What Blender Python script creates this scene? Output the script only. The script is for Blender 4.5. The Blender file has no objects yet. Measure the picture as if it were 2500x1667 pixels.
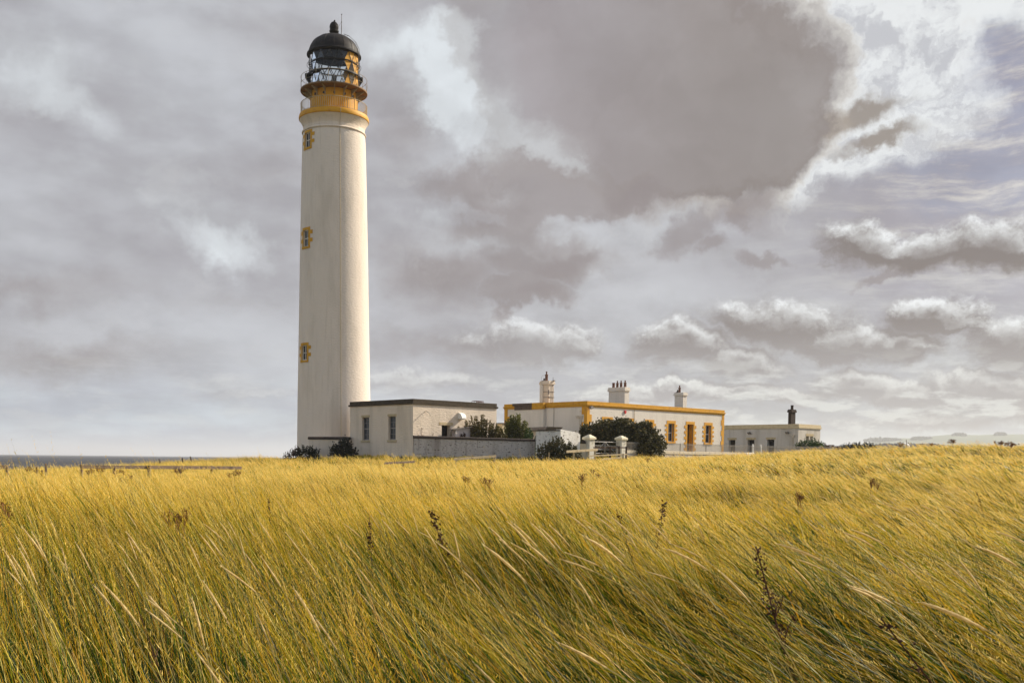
import bpy, bmesh, math, random
import numpy as np
from mathutils import Vector, Matrix
random.seed(7)
rng = np.random.default_rng(11)
SC = bpy.context.scene
R = math.radians

# ------------------------------------------------------------------ camera
EYE = 1.6                     # eye height above the grass field's ground
F_PX, PITCH, ROLL, PPY = 2650.0, R(-3.65), R(0.6), 1290.4
cam_d = bpy.data.cameras.new('camera')
cam = bpy.data.objects.new('camera', cam_d)
SC.collection.objects.link(cam)
SC.camera = cam
cam_d.sensor_fit = 'HORIZONTAL'
cam_d.sensor_width = 36.0
cam_d.lens = F_PX / 2500.0 * 36.0
cam_d.shift_y = (PPY - 833.5) / 2500.0
cam_d.clip_start = 0.1
cam_d.clip_end = 60000.0
_f = Vector((0, math.cos(PITCH), math.sin(PITCH)))
_u = Vector((0, -math.sin(PITCH), math.cos(PITCH)))
_r = Vector((1, 0, 0))
RT = _r * math.cos(ROLL) + _u * math.sin(ROLL)
UP = -_r * math.sin(ROLL) + _u * math.cos(ROLL)
FW = _f
M = Matrix((RT, UP, -FW)).transposed().to_4x4()
M.translation = Vector((0, 0, EYE))
cam.matrix_world = M


def ray(px, py):
    """direction of a point given in the photograph's 2500 px frame"""
    return FW + RT * ((px - 1250) / F_PX) + UP * ((PPY - py) / F_PX)


def at(px, py, Y):
    d = ray(px, py)
    return Vector((0, 0, EYE)) + d * (Y / d.y)


def zat(px, py, Y):
    return at(px, py, Y).z


# ------------------------------------------------------------------ sky
EXPO = .45
SUN_AZ, SUN_EL = R(62.0), R(33.0)          # clockwise from +Y, above horizon
world = bpy.data.worlds.new('World')
SC.world = world
world.use_nodes = True
NT = world.node_tree
NT.nodes.clear()


class G:
    """small node-graph writer"""
    def __init__(s, nt): s.nt = nt

    def n(s, typ, ins=(), **kw):
        nd = s.nt.nodes.new(typ)
        for k, v in kw.items(): setattr(nd, k, v)
        for i, v in (ins.items() if isinstance(ins, dict) else enumerate(ins)):
            if v is None: continue
            if isinstance(v, bpy.types.NodeSocket): s.nt.links.new(v, nd.inputs[i])
            else: nd.inputs[i].default_value = v
        return nd

    def m(s, op, a, b=None, c=None, clamp=False):
        return s.n('ShaderNodeMath', (a, b, c), operation=op, use_clamp=clamp).outputs[0]

    def v(s, op, a, b=None):
        nd = s.n('ShaderNodeVectorMath', (a, b), operation=op)
        return nd.outputs[1] if op in ('LENGTH', 'DOT_PRODUCT', 'DISTANCE') else nd.outputs[0]

    def scale(s, a, k):
        nd = s.n('ShaderNodeVectorMath', (a,), operation='SCALE')
        if isinstance(k, bpy.types.NodeSocket): s.nt.links.new(k, nd.inputs[3])
        else: nd.inputs[3].default_value = k
        return nd.outputs[0]

    def noise(s, vec, scale, detail=4, rough=.5, out=0, dist=0.0, lac=2.0):
        nd = s.n('ShaderNodeTexNoise', {'Vector': vec, 'Scale': scale, 'Detail': detail, 'Roughness': rough, 'Distortion': dist, 'Lacunarity': lac})
        return nd.outputs[out]

    def rng(s, val, a, b, c=0.0, d=1.0, smooth=True):
        nd = s.n('ShaderNodeMapRange', {0: val, 1: a, 2: b, 3: c, 4: d}, interpolation_type='SMOOTHSTEP' if smooth else 'LINEAR')
        return nd.outputs[0]

    def mix(s, f, a, b, blend='MIX'):
        nd = s.n('ShaderNodeMix', data_type='RGBA', blend_type=blend)
        for i, v in ((0, f), (6, a), (7, b)):
            if isinstance(v, bpy.types.NodeSocket): s.nt.links.new(v, nd.inputs[i])
            else: nd.inputs[i].default_value = v if i == 0 else (*v, 1.0)[:4]
        return nd.outputs[2]


def lin(r, g, b):
    return tuple((c / 255 / 12.92) if c / 255 < .04045 else ((c / 255 + .055) / 1.055) ** 2.4 for c in (r, g, b))


def azel(dx, dy):
    """display-frame (2352 px) point of the photograph -> azimuth, elevation"""
    d = ray(dx * 2500 / 2352, dy * 2500 / 2352).normalized()
    return math.atan2(d.x, d.y), math.asin(d.z)


g = G(NT)
tc = g.n('ShaderNodeTexCoord').outputs['Generated']
sep = g.n('ShaderNodeSeparateXYZ', (tc,)).outputs
az = g.m('ARCTAN2', sep[0], sep[1])
el = g.m('ARCSINE', sep[2])
P0 = g.n('ShaderNodeCombineXYZ', (az, el, 0.0)).outputs[0]
KD = 2500 / 2352 / F_PX                     # display px -> radians (about)


def warp(p):
    a = g.v('SUBTRACT', g.noise(p, 7.0, 3, .55, out=1), (.5, .5, .5))
    b = g.v('SUBTRACT', g.noise(p, 26.0, 5, .62, out=1), (.5, .5, .5))
    c = g.v('SUBTRACT', g.noise(p, 90.0, 4, .65, out=1), (.5, .5, .5))
    w = g.v('ADD', g.v('ADD', g.scale(a, .10), g.scale(b, .05)), g.scale(c, .016))
    return g.v('ADD', p, g.v('MULTIPLY', w, (1, .8, 0)))


def blob(p, x, y, rx, ry, rot=0.0):
    """1 at the middle of an ellipse on the sky, 0 at its rim"""
    a, e = azel(x, y)
    sy = 1.0
    mp = g.n('ShaderNodeMapping', {0: p, 1: (a, e, 0), 2: (0, 0, R(rot)), 3: (rx * KD, ry * KD, 1)}, vector_type='TEXTURE')
    return g.n('ShaderNodeTexGradient', (mp.outputs[0],), gradient_type='SPHERICAL').outputs[1]


def union(p, lst, mode='MAXIMUM'):
    acc = None
    for it in lst:
        b = blob(p, *it[:5])
        if len(it) > 5: b = g.m('MULTIPLY', b, it[5])
        acc = b if acc is None else g.m(mode, acc, b)
    return acc


PW = warp(P0)
# streaky flattened coordinates for the high veil
Pst = g.v('MULTIPLY', g.v('ADD', P0, g.v('MULTIPLY', g.v('SUBTRACT', g.noise(P0, 5.0, 3, .5, out=1), (.5, .5, .5)), (.05, .05, 0))), (1.0, 5.0, 1.0))
st = g.noise(Pst, 9.5, 8, .68)
# the clear air between the clouds: the Nishita sky
nis = g.n('ShaderNodeTexSky', sky_type='NISHITA', sun_disc=False, sun_elevation=SUN_EL, sun_rotation=SUN_AZ, air_density=1.0, dust_density=1.5, ozone_density=2.0)
nis_c = g.v('MULTIPLY', nis.outputs[0], (.095, .085, .075))
# layer 0: pale veil, its tint changing with height
hz = g.rng(el, 0.0, .17)
left = g.rng(az, -.34, .12)
base_l = g.mix(hz, lin(194, 205, 213), lin(175, 175, 180))
base_r = g.mix(hz, lin(196, 199, 198), lin(200, 199, 200))
veil = g.mix(left, base_l, base_r)
veil = g.mix(g.rng(st, .40, .62), g.v('MULTIPLY', veil, (.80, .78, .82)), veil)
warm = g.mix(g.rng(st, .45, .7), lin(164, 158, 168), lin(220, 214, 204))
rightm = g.m('MULTIPLY', g.rng(az, .16, .34), g.rng(el, .09, .2))
veil = g.mix(rightm, veil, warm)
blue_gap = union(PW, [(2230, 230, 330, 230), (2300, 430, 230, 90), (2150, 300, 260, 170), (2250, 150, 240, 120)])
gapm = g.m('MULTIPLY', g.rng(blue_gap, .02, .55), g.rng(st, .62, .40))
veil = g.mix(g.m('MULTIPLY', gapm, .9), veil, g.mix(.3, lin(124, 124, 154), nis_c))
# layer 1: broad soft mottling with relief
Pf = g.v('MULTIPLY', P0, (1, 1.8, 1))
n1 = g.noise(Pf, 4.2, 6, .5)
Poff = g.v('ADD', Pf, (.012, .022, 0))
n1b = g.noise(Poff, 4.2, 6, .5)
rel = g.m('SUBTRACT', n1, n1b)
mott = g.rng(n1, .36, .66)
cl = g.mix(mott, lin(171, 169, 172), lin(194, 195, 198))
m1 = g.m('MULTIPLY', g.rng(el, .015, .10), g.rng(az, .42, .20, .35, .85))
col = g.mix(m1, veil, cl)
# soft darker stretches
dark = union(PW, [(60, 660, 330, 70, 0, .5), (120, 790, 420, 70, 0, .65), (520, 690, 260, 45, 0, .3), (640, 400, 240, 110, 0, .35),
                  (1010, 640, 260, 130, 0, .8), (1190, 405, 270, 80, 8, 1.7), (1330, 440, 200, 60, 10, 1.2), (1150, 520, 180, 45, 0, .9), (1280, 600, 190, 80, 0, 1.3), (1230, 690, 150, 42, 0, 1.5),
                  (1640, 480, 220, 60, -12, .8), (930, 300, 110, 190, 0, .5), (700, 90, 420, 120, 0, .35), (1000, 800, 260, 50, 0, .5),
                  (1330, 470, 200, 50, 10, .7)], 'ADD')
col = g.mix(g.m('MULTIPLY', g.rng(dark, .05, .75), .8), col, lin(151, 143, 142))
# soft bright stretches
bright = union(PW, [(70, 130, 210, 120, 0, .8), (240, 265, 170, 60, -20, .6), (510, 585, 130, 60, -15, 1.0), (430, 490, 330, 95, -12, .5),
                    (940, 95, 190, 80, 0, 1.1), (1030, 165, 80, 150, -10, 1.5), (990, 225, 90, 80, 0, .6), (1110, 285, 280, 85, -14, 1.0), (1050, 335, 230, 80, 0, .4), (1290, 345, 150, 50, -20, 1.3), (1080, 560, 200, 60, 0, .5), (1370, 560, 150, 120, 0, .45),
                    (1560, 500, 150, 60, 10, .45), (1280, 800, 150, 50, 0, .8), (1640, 800, 60, 60, 0, .3),
                    (560, 900, 90, 24, 0, .5), (1160, 440, 110, 26, 0, .4), (980, 500, 60, 34, 0, .5), (1700, 445, 130, 44, 12, .9),
                    (2290, 40, 260, 110, 0, .8)], 'ADD')
bn = g.noise(PW, 11.0, 6, .6)
bright = g.m('ADD', bright, g.m('MULTIPLY', g.m('SUBTRACT', bn, .5), g.m('MULTIPLY', bright, 1.6)))
col = g.mix(g.m('MULTIPLY', g.rng(bright, .06, 1.15), .9), col, lin(218, 222, 224))
col = g.mix(1.0, col, g.mix(g.rng(rel, -.06, .06), (.95, .945, .945), (1.06, 1.06, 1.06)), 'MULTIPLY')
# the white mass behind the big cloud, upper right
nb = g.noise(PW, 15.0, 9, .66)
whiteF = g.m('ADD', union(PW, [(1730, 60, 330, 240), (1880, 130, 330, 250), (2010, 200, 240, 200), (1990, 300, 330, 100), (1850, 330, 150, 130), (2080, 150, 190, 150),
                               (1960, 20, 300, 130), (2260, 10, 280, 90, 0, .7), (2200, 190, 110, 50, 0, .35)]), g.m('MULTIPLY', g.m('SUBTRACT', nb, .5), .75))
wm = g.rng(whiteF, .0, .50)
nb2 = g.noise(g.v('ADD', PW, (.010, .014, 0)), 15.0, 9, .66)
wrel = g.rng(g.m('SUBTRACT', nb, nb2), -.15, .05)
col = g.mix(g.m('MULTIPLY', wm, .92), col, g.mix(wrel, lin(196, 196, 199), lin(231, 232, 231)))
# brown shadowed bellies inside the white mass
bel = g.m('ADD', union(PW, [(1985, 243, 150, 42, 4), (2030, 312, 130, 28), (1890, 255, 70, 50), (1610, 40, 130, 70, -30, .8)]), g.m('MULTIPLY', g.m('SUBTRACT', nb, .5), .5))
col = g.mix(g.m('MULTIPLY', g.rng(bel, .05, .75), .85), col, lin(142, 131, 122))
# the big dark cloud
mainF = union(PW, [(1420, 110, 420, 330), (1600, 215, 370, 285), (1480, 40, 330, 230), (1745, 235, 190, 210), (1590, 375, 200, 115), (1430, 300, 220, 130)])
mF = g.m('ADD', mainF, g.m('MULTIPLY', g.m('SUBTRACT', nb, .5), .42))
fr = g.rng(mF, g.rng(az, -.05, .14, -.02, .07), g.rng(az, -.05, .14, .62, .30))
fringe = g.m('MULTIPLY', g.rng(mF, .04, .15), g.rng(mF, .26, .16))
fr_c = g.mix(g.rng(az, .08, .2), lin(168, 162, 160), lin(196, 183, 166))
col = g.mix(g.m('MULTIPLY', fringe, .35), col, fr_c)
gx = g.rng(az, -.06, .24)
body = g.mix(gx, lin(168, 162, 164), lin(157, 150, 147))
body = g.mix(g.m('MULTIPLY', g.rng(mF, .45, .16), .5), body, lin(138, 127, 122))
body = g.mix(1.0, body, g.mix(g.rng(n1, .35, .65), (.95, .94, .935), (1.04, 1.045, 1.05)), 'MULTIPLY')
bb = g.noise(PW, 5.5, 5, .55)
body = g.mix(1.0, body, g.mix(g.rng(bb, .33, .67), (.89, .885, .885), (1.07, 1.075, 1.08)), 'MULTIPLY')
col = g.mix(g.m('MULTIPLY', fr, .97), col, body)
# torn scraps under it
sc_n = g.m('MULTIPLY', g.m('SUBTRACT', nb, .5), .8)
scr = g.m('ADD', union(PW, [(1560, 535, 120, 60, 25), (1700, 468, 150, 36, 14), (1680, 510, 60, 50), (1745, 606, 110, 26), (1600, 580, 70, 40), (1440, 440, 90, 40), (2040, 640, 130, 22, 8), (1240, 690, 100, 30), (1300, 610, 130, 50, 20)]), sc_n)
col = g.mix(g.m('MULTIPLY', g.rng(scr, .14, .72), .72), col, lin(150, 142, 142))


# cumulus with lit tops: one density field looked at twice, here and a step towards the sun
def cumF(p):
    q = warp2(p)
    u_ = union(q, [(1990, 575, 150, 62, -14), (2130, 585, 220, 55, 4), (2290, 570, 190, 75, -10), (1800, 750, 240, 90, -8), (1950, 790, 200, 62), (2080, 800, 130, 46),
                   (2150, 725, 150, 54, 4), (2190, 745, 110, 40), (1960, 880, 170, 56), (2080, 900, 180, 42), (2230, 890, 150, 62), (2340, 800, 170, 90), (2330, 890, 150, 60),
                   (1700, 830, 160, 55), (1560, 790, 170, 70), (1250, 790, 200, 70), (1120, 790, 120, 60, 0, .7), (1690, 900, 150, 32), (1840, 905, 120, 26), (1400, 905, 130, 24), (1560, 890, 120, 28),
                   (2150, 960, 330, 40, 0, .8), (2300, 950, 200, 34), (950, 870, 220, 30, 0, .8), (1480, 900, 120, 30), (480, 870, 160, 26, 0, .5), (560, 905, 180, 20, 0, .6)])
    nn = g.noise(g.v('MULTIPLY', q, (1, 1.3, 1)), 24.0, 8, .64)
    return g.m('ADD', u_, g.m('MULTIPLY', g.m('SUBTRACT', nn, .5), .95)), u_


def warp2(p):
    a = g.v('SUBTRACT', g.noise(p, 9.0, 2, .5, out=1), (.5, .5, .5))
    b = g.v('SUBTRACT', g.noise(p, 34.0, 5, .65, out=1), (.5, .5, .5))
    return g.v('ADD', p, g.v('ADD', g.v('MULTIPLY', a, (.055, .022, 0)), g.v('MULTIPLY', b, (.040, .026, 0))))


F1, U1 = cumF(P0)
F2, _ = cumF(g.v('ADD', P0, (.004, .009, 0)))
cm = g.rng(F1, .08, .56)
lit = g.m('MULTIPLY', g.rng(g.m('SUBTRACT', F1, F2), -.04, .52), g.rng(F1, 1.15, .40))
lowf = g.rng(el, .05, .14)
c_dark = g.mix(lowf, lin(168, 163, 163), lin(134, 126, 123))
c_lite = g.mix(lowf, lin(228, 227, 221), lin(244, 245, 244))
cc = g.mix(lit, c_dark, c_lite)
cfade = g.m('MULTIPLY', g.rng(az, -.35, .18, .22, .96), 1.0)
col = g.mix(g.m('MULTIPLY', cm, cfade), col, cc)
# small fleecy row just over the horizon
nh = g.noise(g.v('MULTIPLY', P0, (1, 3.2, 1)), 17.0, 7, .6)
nh2 = g.noise(g.v('MULTIPLY', g.v('ADD', P0, (.004, .008, 0)), (1, 3.2, 1)), 17.0, 7, .6)
hm = g.m('MULTIPLY', g.m('MULTIPLY', g.rng(nh, .46, .60), g.rng(el, .11, .05)), g.rng(el, .002, .04))
hm = g.m('MULTIPLY', hm, g.rng(az, -.2, .2, .25, .8))
hc = g.mix(g.rng(g.m('SUBTRACT', nh, nh2), -.08, .10), lin(166, 164, 165), lin(216, 216, 211))
col = g.mix(hm, col, hc)
# added fill for shaded walls: dome brightened out of view, most round the sun
sunv = (math.sin(SUN_AZ) * math.cos(SUN_EL), math.cos(SUN_AZ) * math.cos(SUN_EL), math.sin(SUN_EL))
toward = g.v('DOT_PRODUCT', tc, sunv)
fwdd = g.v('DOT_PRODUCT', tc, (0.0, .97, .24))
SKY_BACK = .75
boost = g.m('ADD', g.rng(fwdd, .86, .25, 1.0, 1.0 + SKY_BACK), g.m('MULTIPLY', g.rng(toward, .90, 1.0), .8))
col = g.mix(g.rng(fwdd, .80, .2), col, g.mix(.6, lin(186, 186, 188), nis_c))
bc = g.n('ShaderNodeBrightContrast', {0: col, 1: .006, 2: .16}).outputs[0]
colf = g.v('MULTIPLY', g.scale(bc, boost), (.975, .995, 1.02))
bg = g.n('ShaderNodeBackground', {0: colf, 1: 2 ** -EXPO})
wo = g.n('ShaderNodeOutputWorld', (bg.outputs[0],))

sun_d = bpy.data.lights.new('sun', 'SUN')
sun_d.energy = 5.0
sun_d.angle = R(.6)
sun_d.color = (1.0, .90, .74)
sun = bpy.data.objects.new('sun', sun_d)
SC.collection.objects.link(sun)
sun.rotation_euler = Vector(sunv).to_track_quat('Z', 'Y').to_euler()

vs = SC.view_settings
vs.view_transform = 'Standard'
vs.look = 'None'
vs.exposure = EXPO
vs.gamma = 1.0
vs.use_curve_mapping = False
cy = SC.cycles
cy.use_denoising = True
cy.denoising_use_gpu = False if hasattr(cy, 'denoising_use_gpu') else False
cy.use_adaptive_sampling = True
cy.adaptive_threshold = .010
cy.max_bounces = 6
cy.diffuse_bounces = 3
cy.glossy_bounces = 3
cy.transmission_bounces = 6
cy.transparent_max_bounces = 8
cy.sample_clamp_indirect = 4.0
world.cycles.sampling_method = 'NONE'
world.cycles.sample_map_resolution = 512

# ------------------------------------------------------------------ helpers
class MB:
    """collects shapes; build() links them as ONE mesh object"""
    def __init__(s): s.v = []; s.f = []; s.mi = []; s.cur = 0

    def add(s, vs, fs):
        o = len(s.v)
        s.v += [tuple(x) for x in vs]
        s.f += [tuple(i + o for i in f) for f in fs]
        s.mi += [s.cur] * len(fs)
        return s

    def box(s, x0, x1, y0, y1, z0, z1):
        vs = [(x, y, z) for z in (z0, z1) for y in (y0, y1) for x in (x0, x1)]
        return s.add(vs, [(0, 2, 3, 1), (4, 5, 7, 6), (0, 1, 5, 4), (2, 6, 7, 3), (0, 4, 6, 2), (1, 3, 7, 5)])

    def prism(s, poly, fn):
        """poly: list of 2-d points; fn(p, k) -> 3-d point for k = 0, 1"""
        n = len(poly)
        vs = [fn(p, 0) for p in poly] + [fn(p, 1) for p in poly]
        fs = [tuple(range(n))[::-1], tuple(range(n, 2 * n))] + [(i, (i + 1) % n, (i + 1) % n + n, i + n) for i in range(n)]
        return s.add(vs, fs)

    def tube(s, pts, r, n=6, cap=True):
        pts = [Vector(p) for p in pts]
        rs = r if isinstance(r, (list, tuple)) else [r] * len(pts)
        vs, fs = [], []
        up = Vector((.13, .21, .97)).normalized()
        for i, p in enumerate(pts):
            t = (pts[min(i + 1, len(pts) - 1)] - pts[max(i - 1, 0)])
            t = t.normalized() if t.length > 1e-9 else Vector((0, 0, 1))
            a = t.cross(up if abs(t.dot(up)) < .95 else Vector((1, 0, 0))).normalized()
            b = t.cross(a)
            vs += [p + (a * math.cos(k * 2 * math.pi / n) + b * math.sin(k * 2 * math.pi / n)) * rs[i] for k in range(n)]
        for i in range(len(pts) - 1):
            fs += [(i * n + k, i * n + (k + 1) % n, (i + 1) * n + (k + 1) % n, (i + 1) * n + k) for k in range(n)]
        if cap: fs += [tuple(range(n)), tuple(range((len(pts) - 1) * n, len(pts) * n))[::-1]]
        return s.add(vs, fs)

    def bar(s, a, b, w, h):
        """squared timber from a to b, w across, h tall"""
        a, b = Vector(a), Vector(b)
        t = (b - a).normalized()
        sd = t.cross(Vector((0, 0, 1)))
        sd = sd.normalized() if sd.length > 1e-3 else Vector((1, 0, 0))
        up = sd.cross(t)
        c = [(-w / 2, -h / 2), (w / 2, -h / 2), (w / 2, h / 2), (-w / 2, h / 2)]
        return s.prism(c, lambda p, k: (b if k else a) + sd * p[0] + up * p[1])

    def lathe(s, prof, n=48, c=(0, 0), a0=0, a1=2 * math.pi, caps=False):
        full = abs(a1 - a0 - 2 * math.pi) < 1e-6
        m = n if full else n + 1
        vs = [(c[0] + r * math.cos(a0 + (a1 - a0) * k / n), c[1] + r * math.sin(a0 + (a1 - a0) * k / n), z) for r, z in prof for k in range(m)]
        fs = []
        for i in range(len(prof) - 1):
            for k in range(n):
                k2 = (k + 1) % m
                fs.append((i * m + k, i * m + k2, (i + 1) * m + k2, (i + 1) * m + k))
        if caps: fs += [tuple(range(m))[::-1], tuple(range((len(prof) - 1) * m, len(prof) * m))]
        return s.add(vs, fs)

    def build(s, name, mat, parent=None, smooth=None, bevel=0, recalc=True):
        me = bpy.data.meshes.new(name)
        me.from_pydata(s.v, [], s.f)
        mats = mat if isinstance(mat, (list, tuple)) else [mat]
        for m_ in mats: me.materials.append(m_)
        if len(mats) > 1: me.polygons.foreach_set('material_index', s.mi)
        bm = bmesh.new(); bm.from_mesh(me)
        if smooth: bmesh.ops.remove_doubles(bm, verts=bm.verts, dist=1e-4)
        if recalc: bmesh.ops.recalc_face_normals(bm, faces=bm.faces)
        bm.to_mesh(me); bm.free()
        if smooth:
            me.polygons.foreach_set('use_smooth', [True] * len(me.polygons))
            try: me.set_sharp_from_angle(angle=R(smooth))
            except Exception: pass
        o = bpy.data.objects.new(name, me)
        SC.collection.objects.link(o)
        if parent: o.parent = parent
        if bevel:
            md = o.modifiers.new('bevel', 'BEVEL'); md.width = bevel; md.segments = 2; md.limit_method = 'ANGLE'
        return o


def tag(o, label=None, cat=None, group=None, kind=None):
    if label: o['label'] = label
    if cat: o['category'] = cat
    if group: o['group'] = group
    if kind: o['kind'] = kind
    return o


def empty(name, loc, rz=0, label=None, cat=None, group=None):
    o = bpy.data.objects.new(name, None)
    SC.collection.objects.link(o)
    o.location = loc
    o.rotation_euler = (0, 0, rz)
    o.empty_display_size = .3
    return tag(o, label, cat, group)


def copy_tree(o, parent=None):
    c = o.copy()
    SC.collection.objects.link(c)
    if parent: c.parent = parent
    for ch in [x for x in SC.objects if x.parent == o]: copy_tree(ch, c)
    return c


# ------------------------------------------------------------------ materials
def mat(name, build):
    m = bpy.data.materials.new(name)
    m.use_nodes = True
    m.node_tree.nodes.clear()
    gg = G(m.node_tree)
    sh = build(gg)
    gg.n('ShaderNodeOutputMaterial', (sh,))
    return m


def pbsdf(gg, col, rough=.8, bump=None, dist=.02, spec=.3, metal=0.0, strength=1.0):
    nrm = None
    if bump is not None:
        nrm = gg.n('ShaderNodeBump', {'Strength': strength, 'Distance': dist, 'Height': bump}).outputs[0]
    d = {'Base Color': col if isinstance(col, bpy.types.NodeSocket) else (*col, 1), 'Roughness': rough, 'Metallic': metal, 'Specular IOR Level': spec}
    if nrm is not None: d['Normal'] = nrm
    return gg.n('ShaderNodeBsdfPrincipled', d).outputs[0]


def obj_co(gg): return gg.n('ShaderNodeTexCoord').outputs['Object']


def harl(name, base, dirt=(.36, .30, .22), amount=.35, patch=0.0, coarse=1.0, patchcol=(.09, .075, .06), stretch=3.2, dist=.042):
    """whitewashed coursed rubble: wavy horizontal courses under thick limewash"""
    def b(gg):
        co = obj_co(gg)
        wv = gg.v('ADD', co, gg.scale(gg.v('SUBTRACT', gg.noise(co, 1.2, 2, .5, out=1), (.5, .5, .5)), .28))
        c1 = gg.v('MULTIPLY', wv, (1, 1, stretch))
        n_a = gg.noise(c1, 3.4 * coarse, 4, .55)
        n_b = gg.noise(gg.v('MULTIPLY', co, (1, 1, 1.6)), 14 * coarse, 3, .6)
        h = gg.m('ADD', n_a, gg.m('MULTIPLY', n_b, .38))
        st_ = gg.noise(gg.v('MULTIPLY', co, (1, 1, .22)), .9, 5, .6)
        colr = gg.mix(gg.m('MULTIPLY', gg.rng(st_, .44, .72), amount), base, dirt)
        st2 = gg.noise(gg.v('MULTIPLY', co, (1, 1, .05)), 4.5, 5, .65)
        colr = gg.mix(gg.m('MULTIPLY', gg.rng(st2, .52, .74), amount * .9), colr, dirt)
        fine = gg.noise(c1, 7, 5, .65)
        colr = gg.mix(gg.rng(fine, .5, .75, 0, .35), colr, tuple(x * .72 for x in base))
        if patch:
            pn = gg.noise(gg.v('MULTIPLY', co, (1, 1, 1.6)), 4.2 * coarse, 6, .72)
            colr = gg.mix(gg.rng(pn, .66 - patch * .16, .70 - patch * .14), colr, patchcol)
            h = gg.m('ADD', h, gg.m('MULTIPLY', gg.rng(pn, .66 - patch * .16, .70 - patch * .14), -.5))
        return pbsdf(gg, colr, .92, h, dist, .15)
    return mat(name, b)


def simple(name, col, rough=.7, var=.25, scale=3.0, bump=.0, spec=.3, metal=0.0, dark=None, z=1.0, cover=(.45, .75)):
    def b(gg):
        co = gg.v('MULTIPLY', obj_co(gg), (1, 1, z))
        n_ = gg.noise(co, scale, 6, .62)
        c2 = dark or tuple(x * (1 - var) for x in col)
        colr = gg.mix(gg.rng(n_, *cover), col, c2)
        bh = gg.noise(co, scale * 5, 4, .6) if bump else None
        return pbsdf(gg, colr, rough, bh, bump, spec, metal)
    return mat(name, b)


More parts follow.
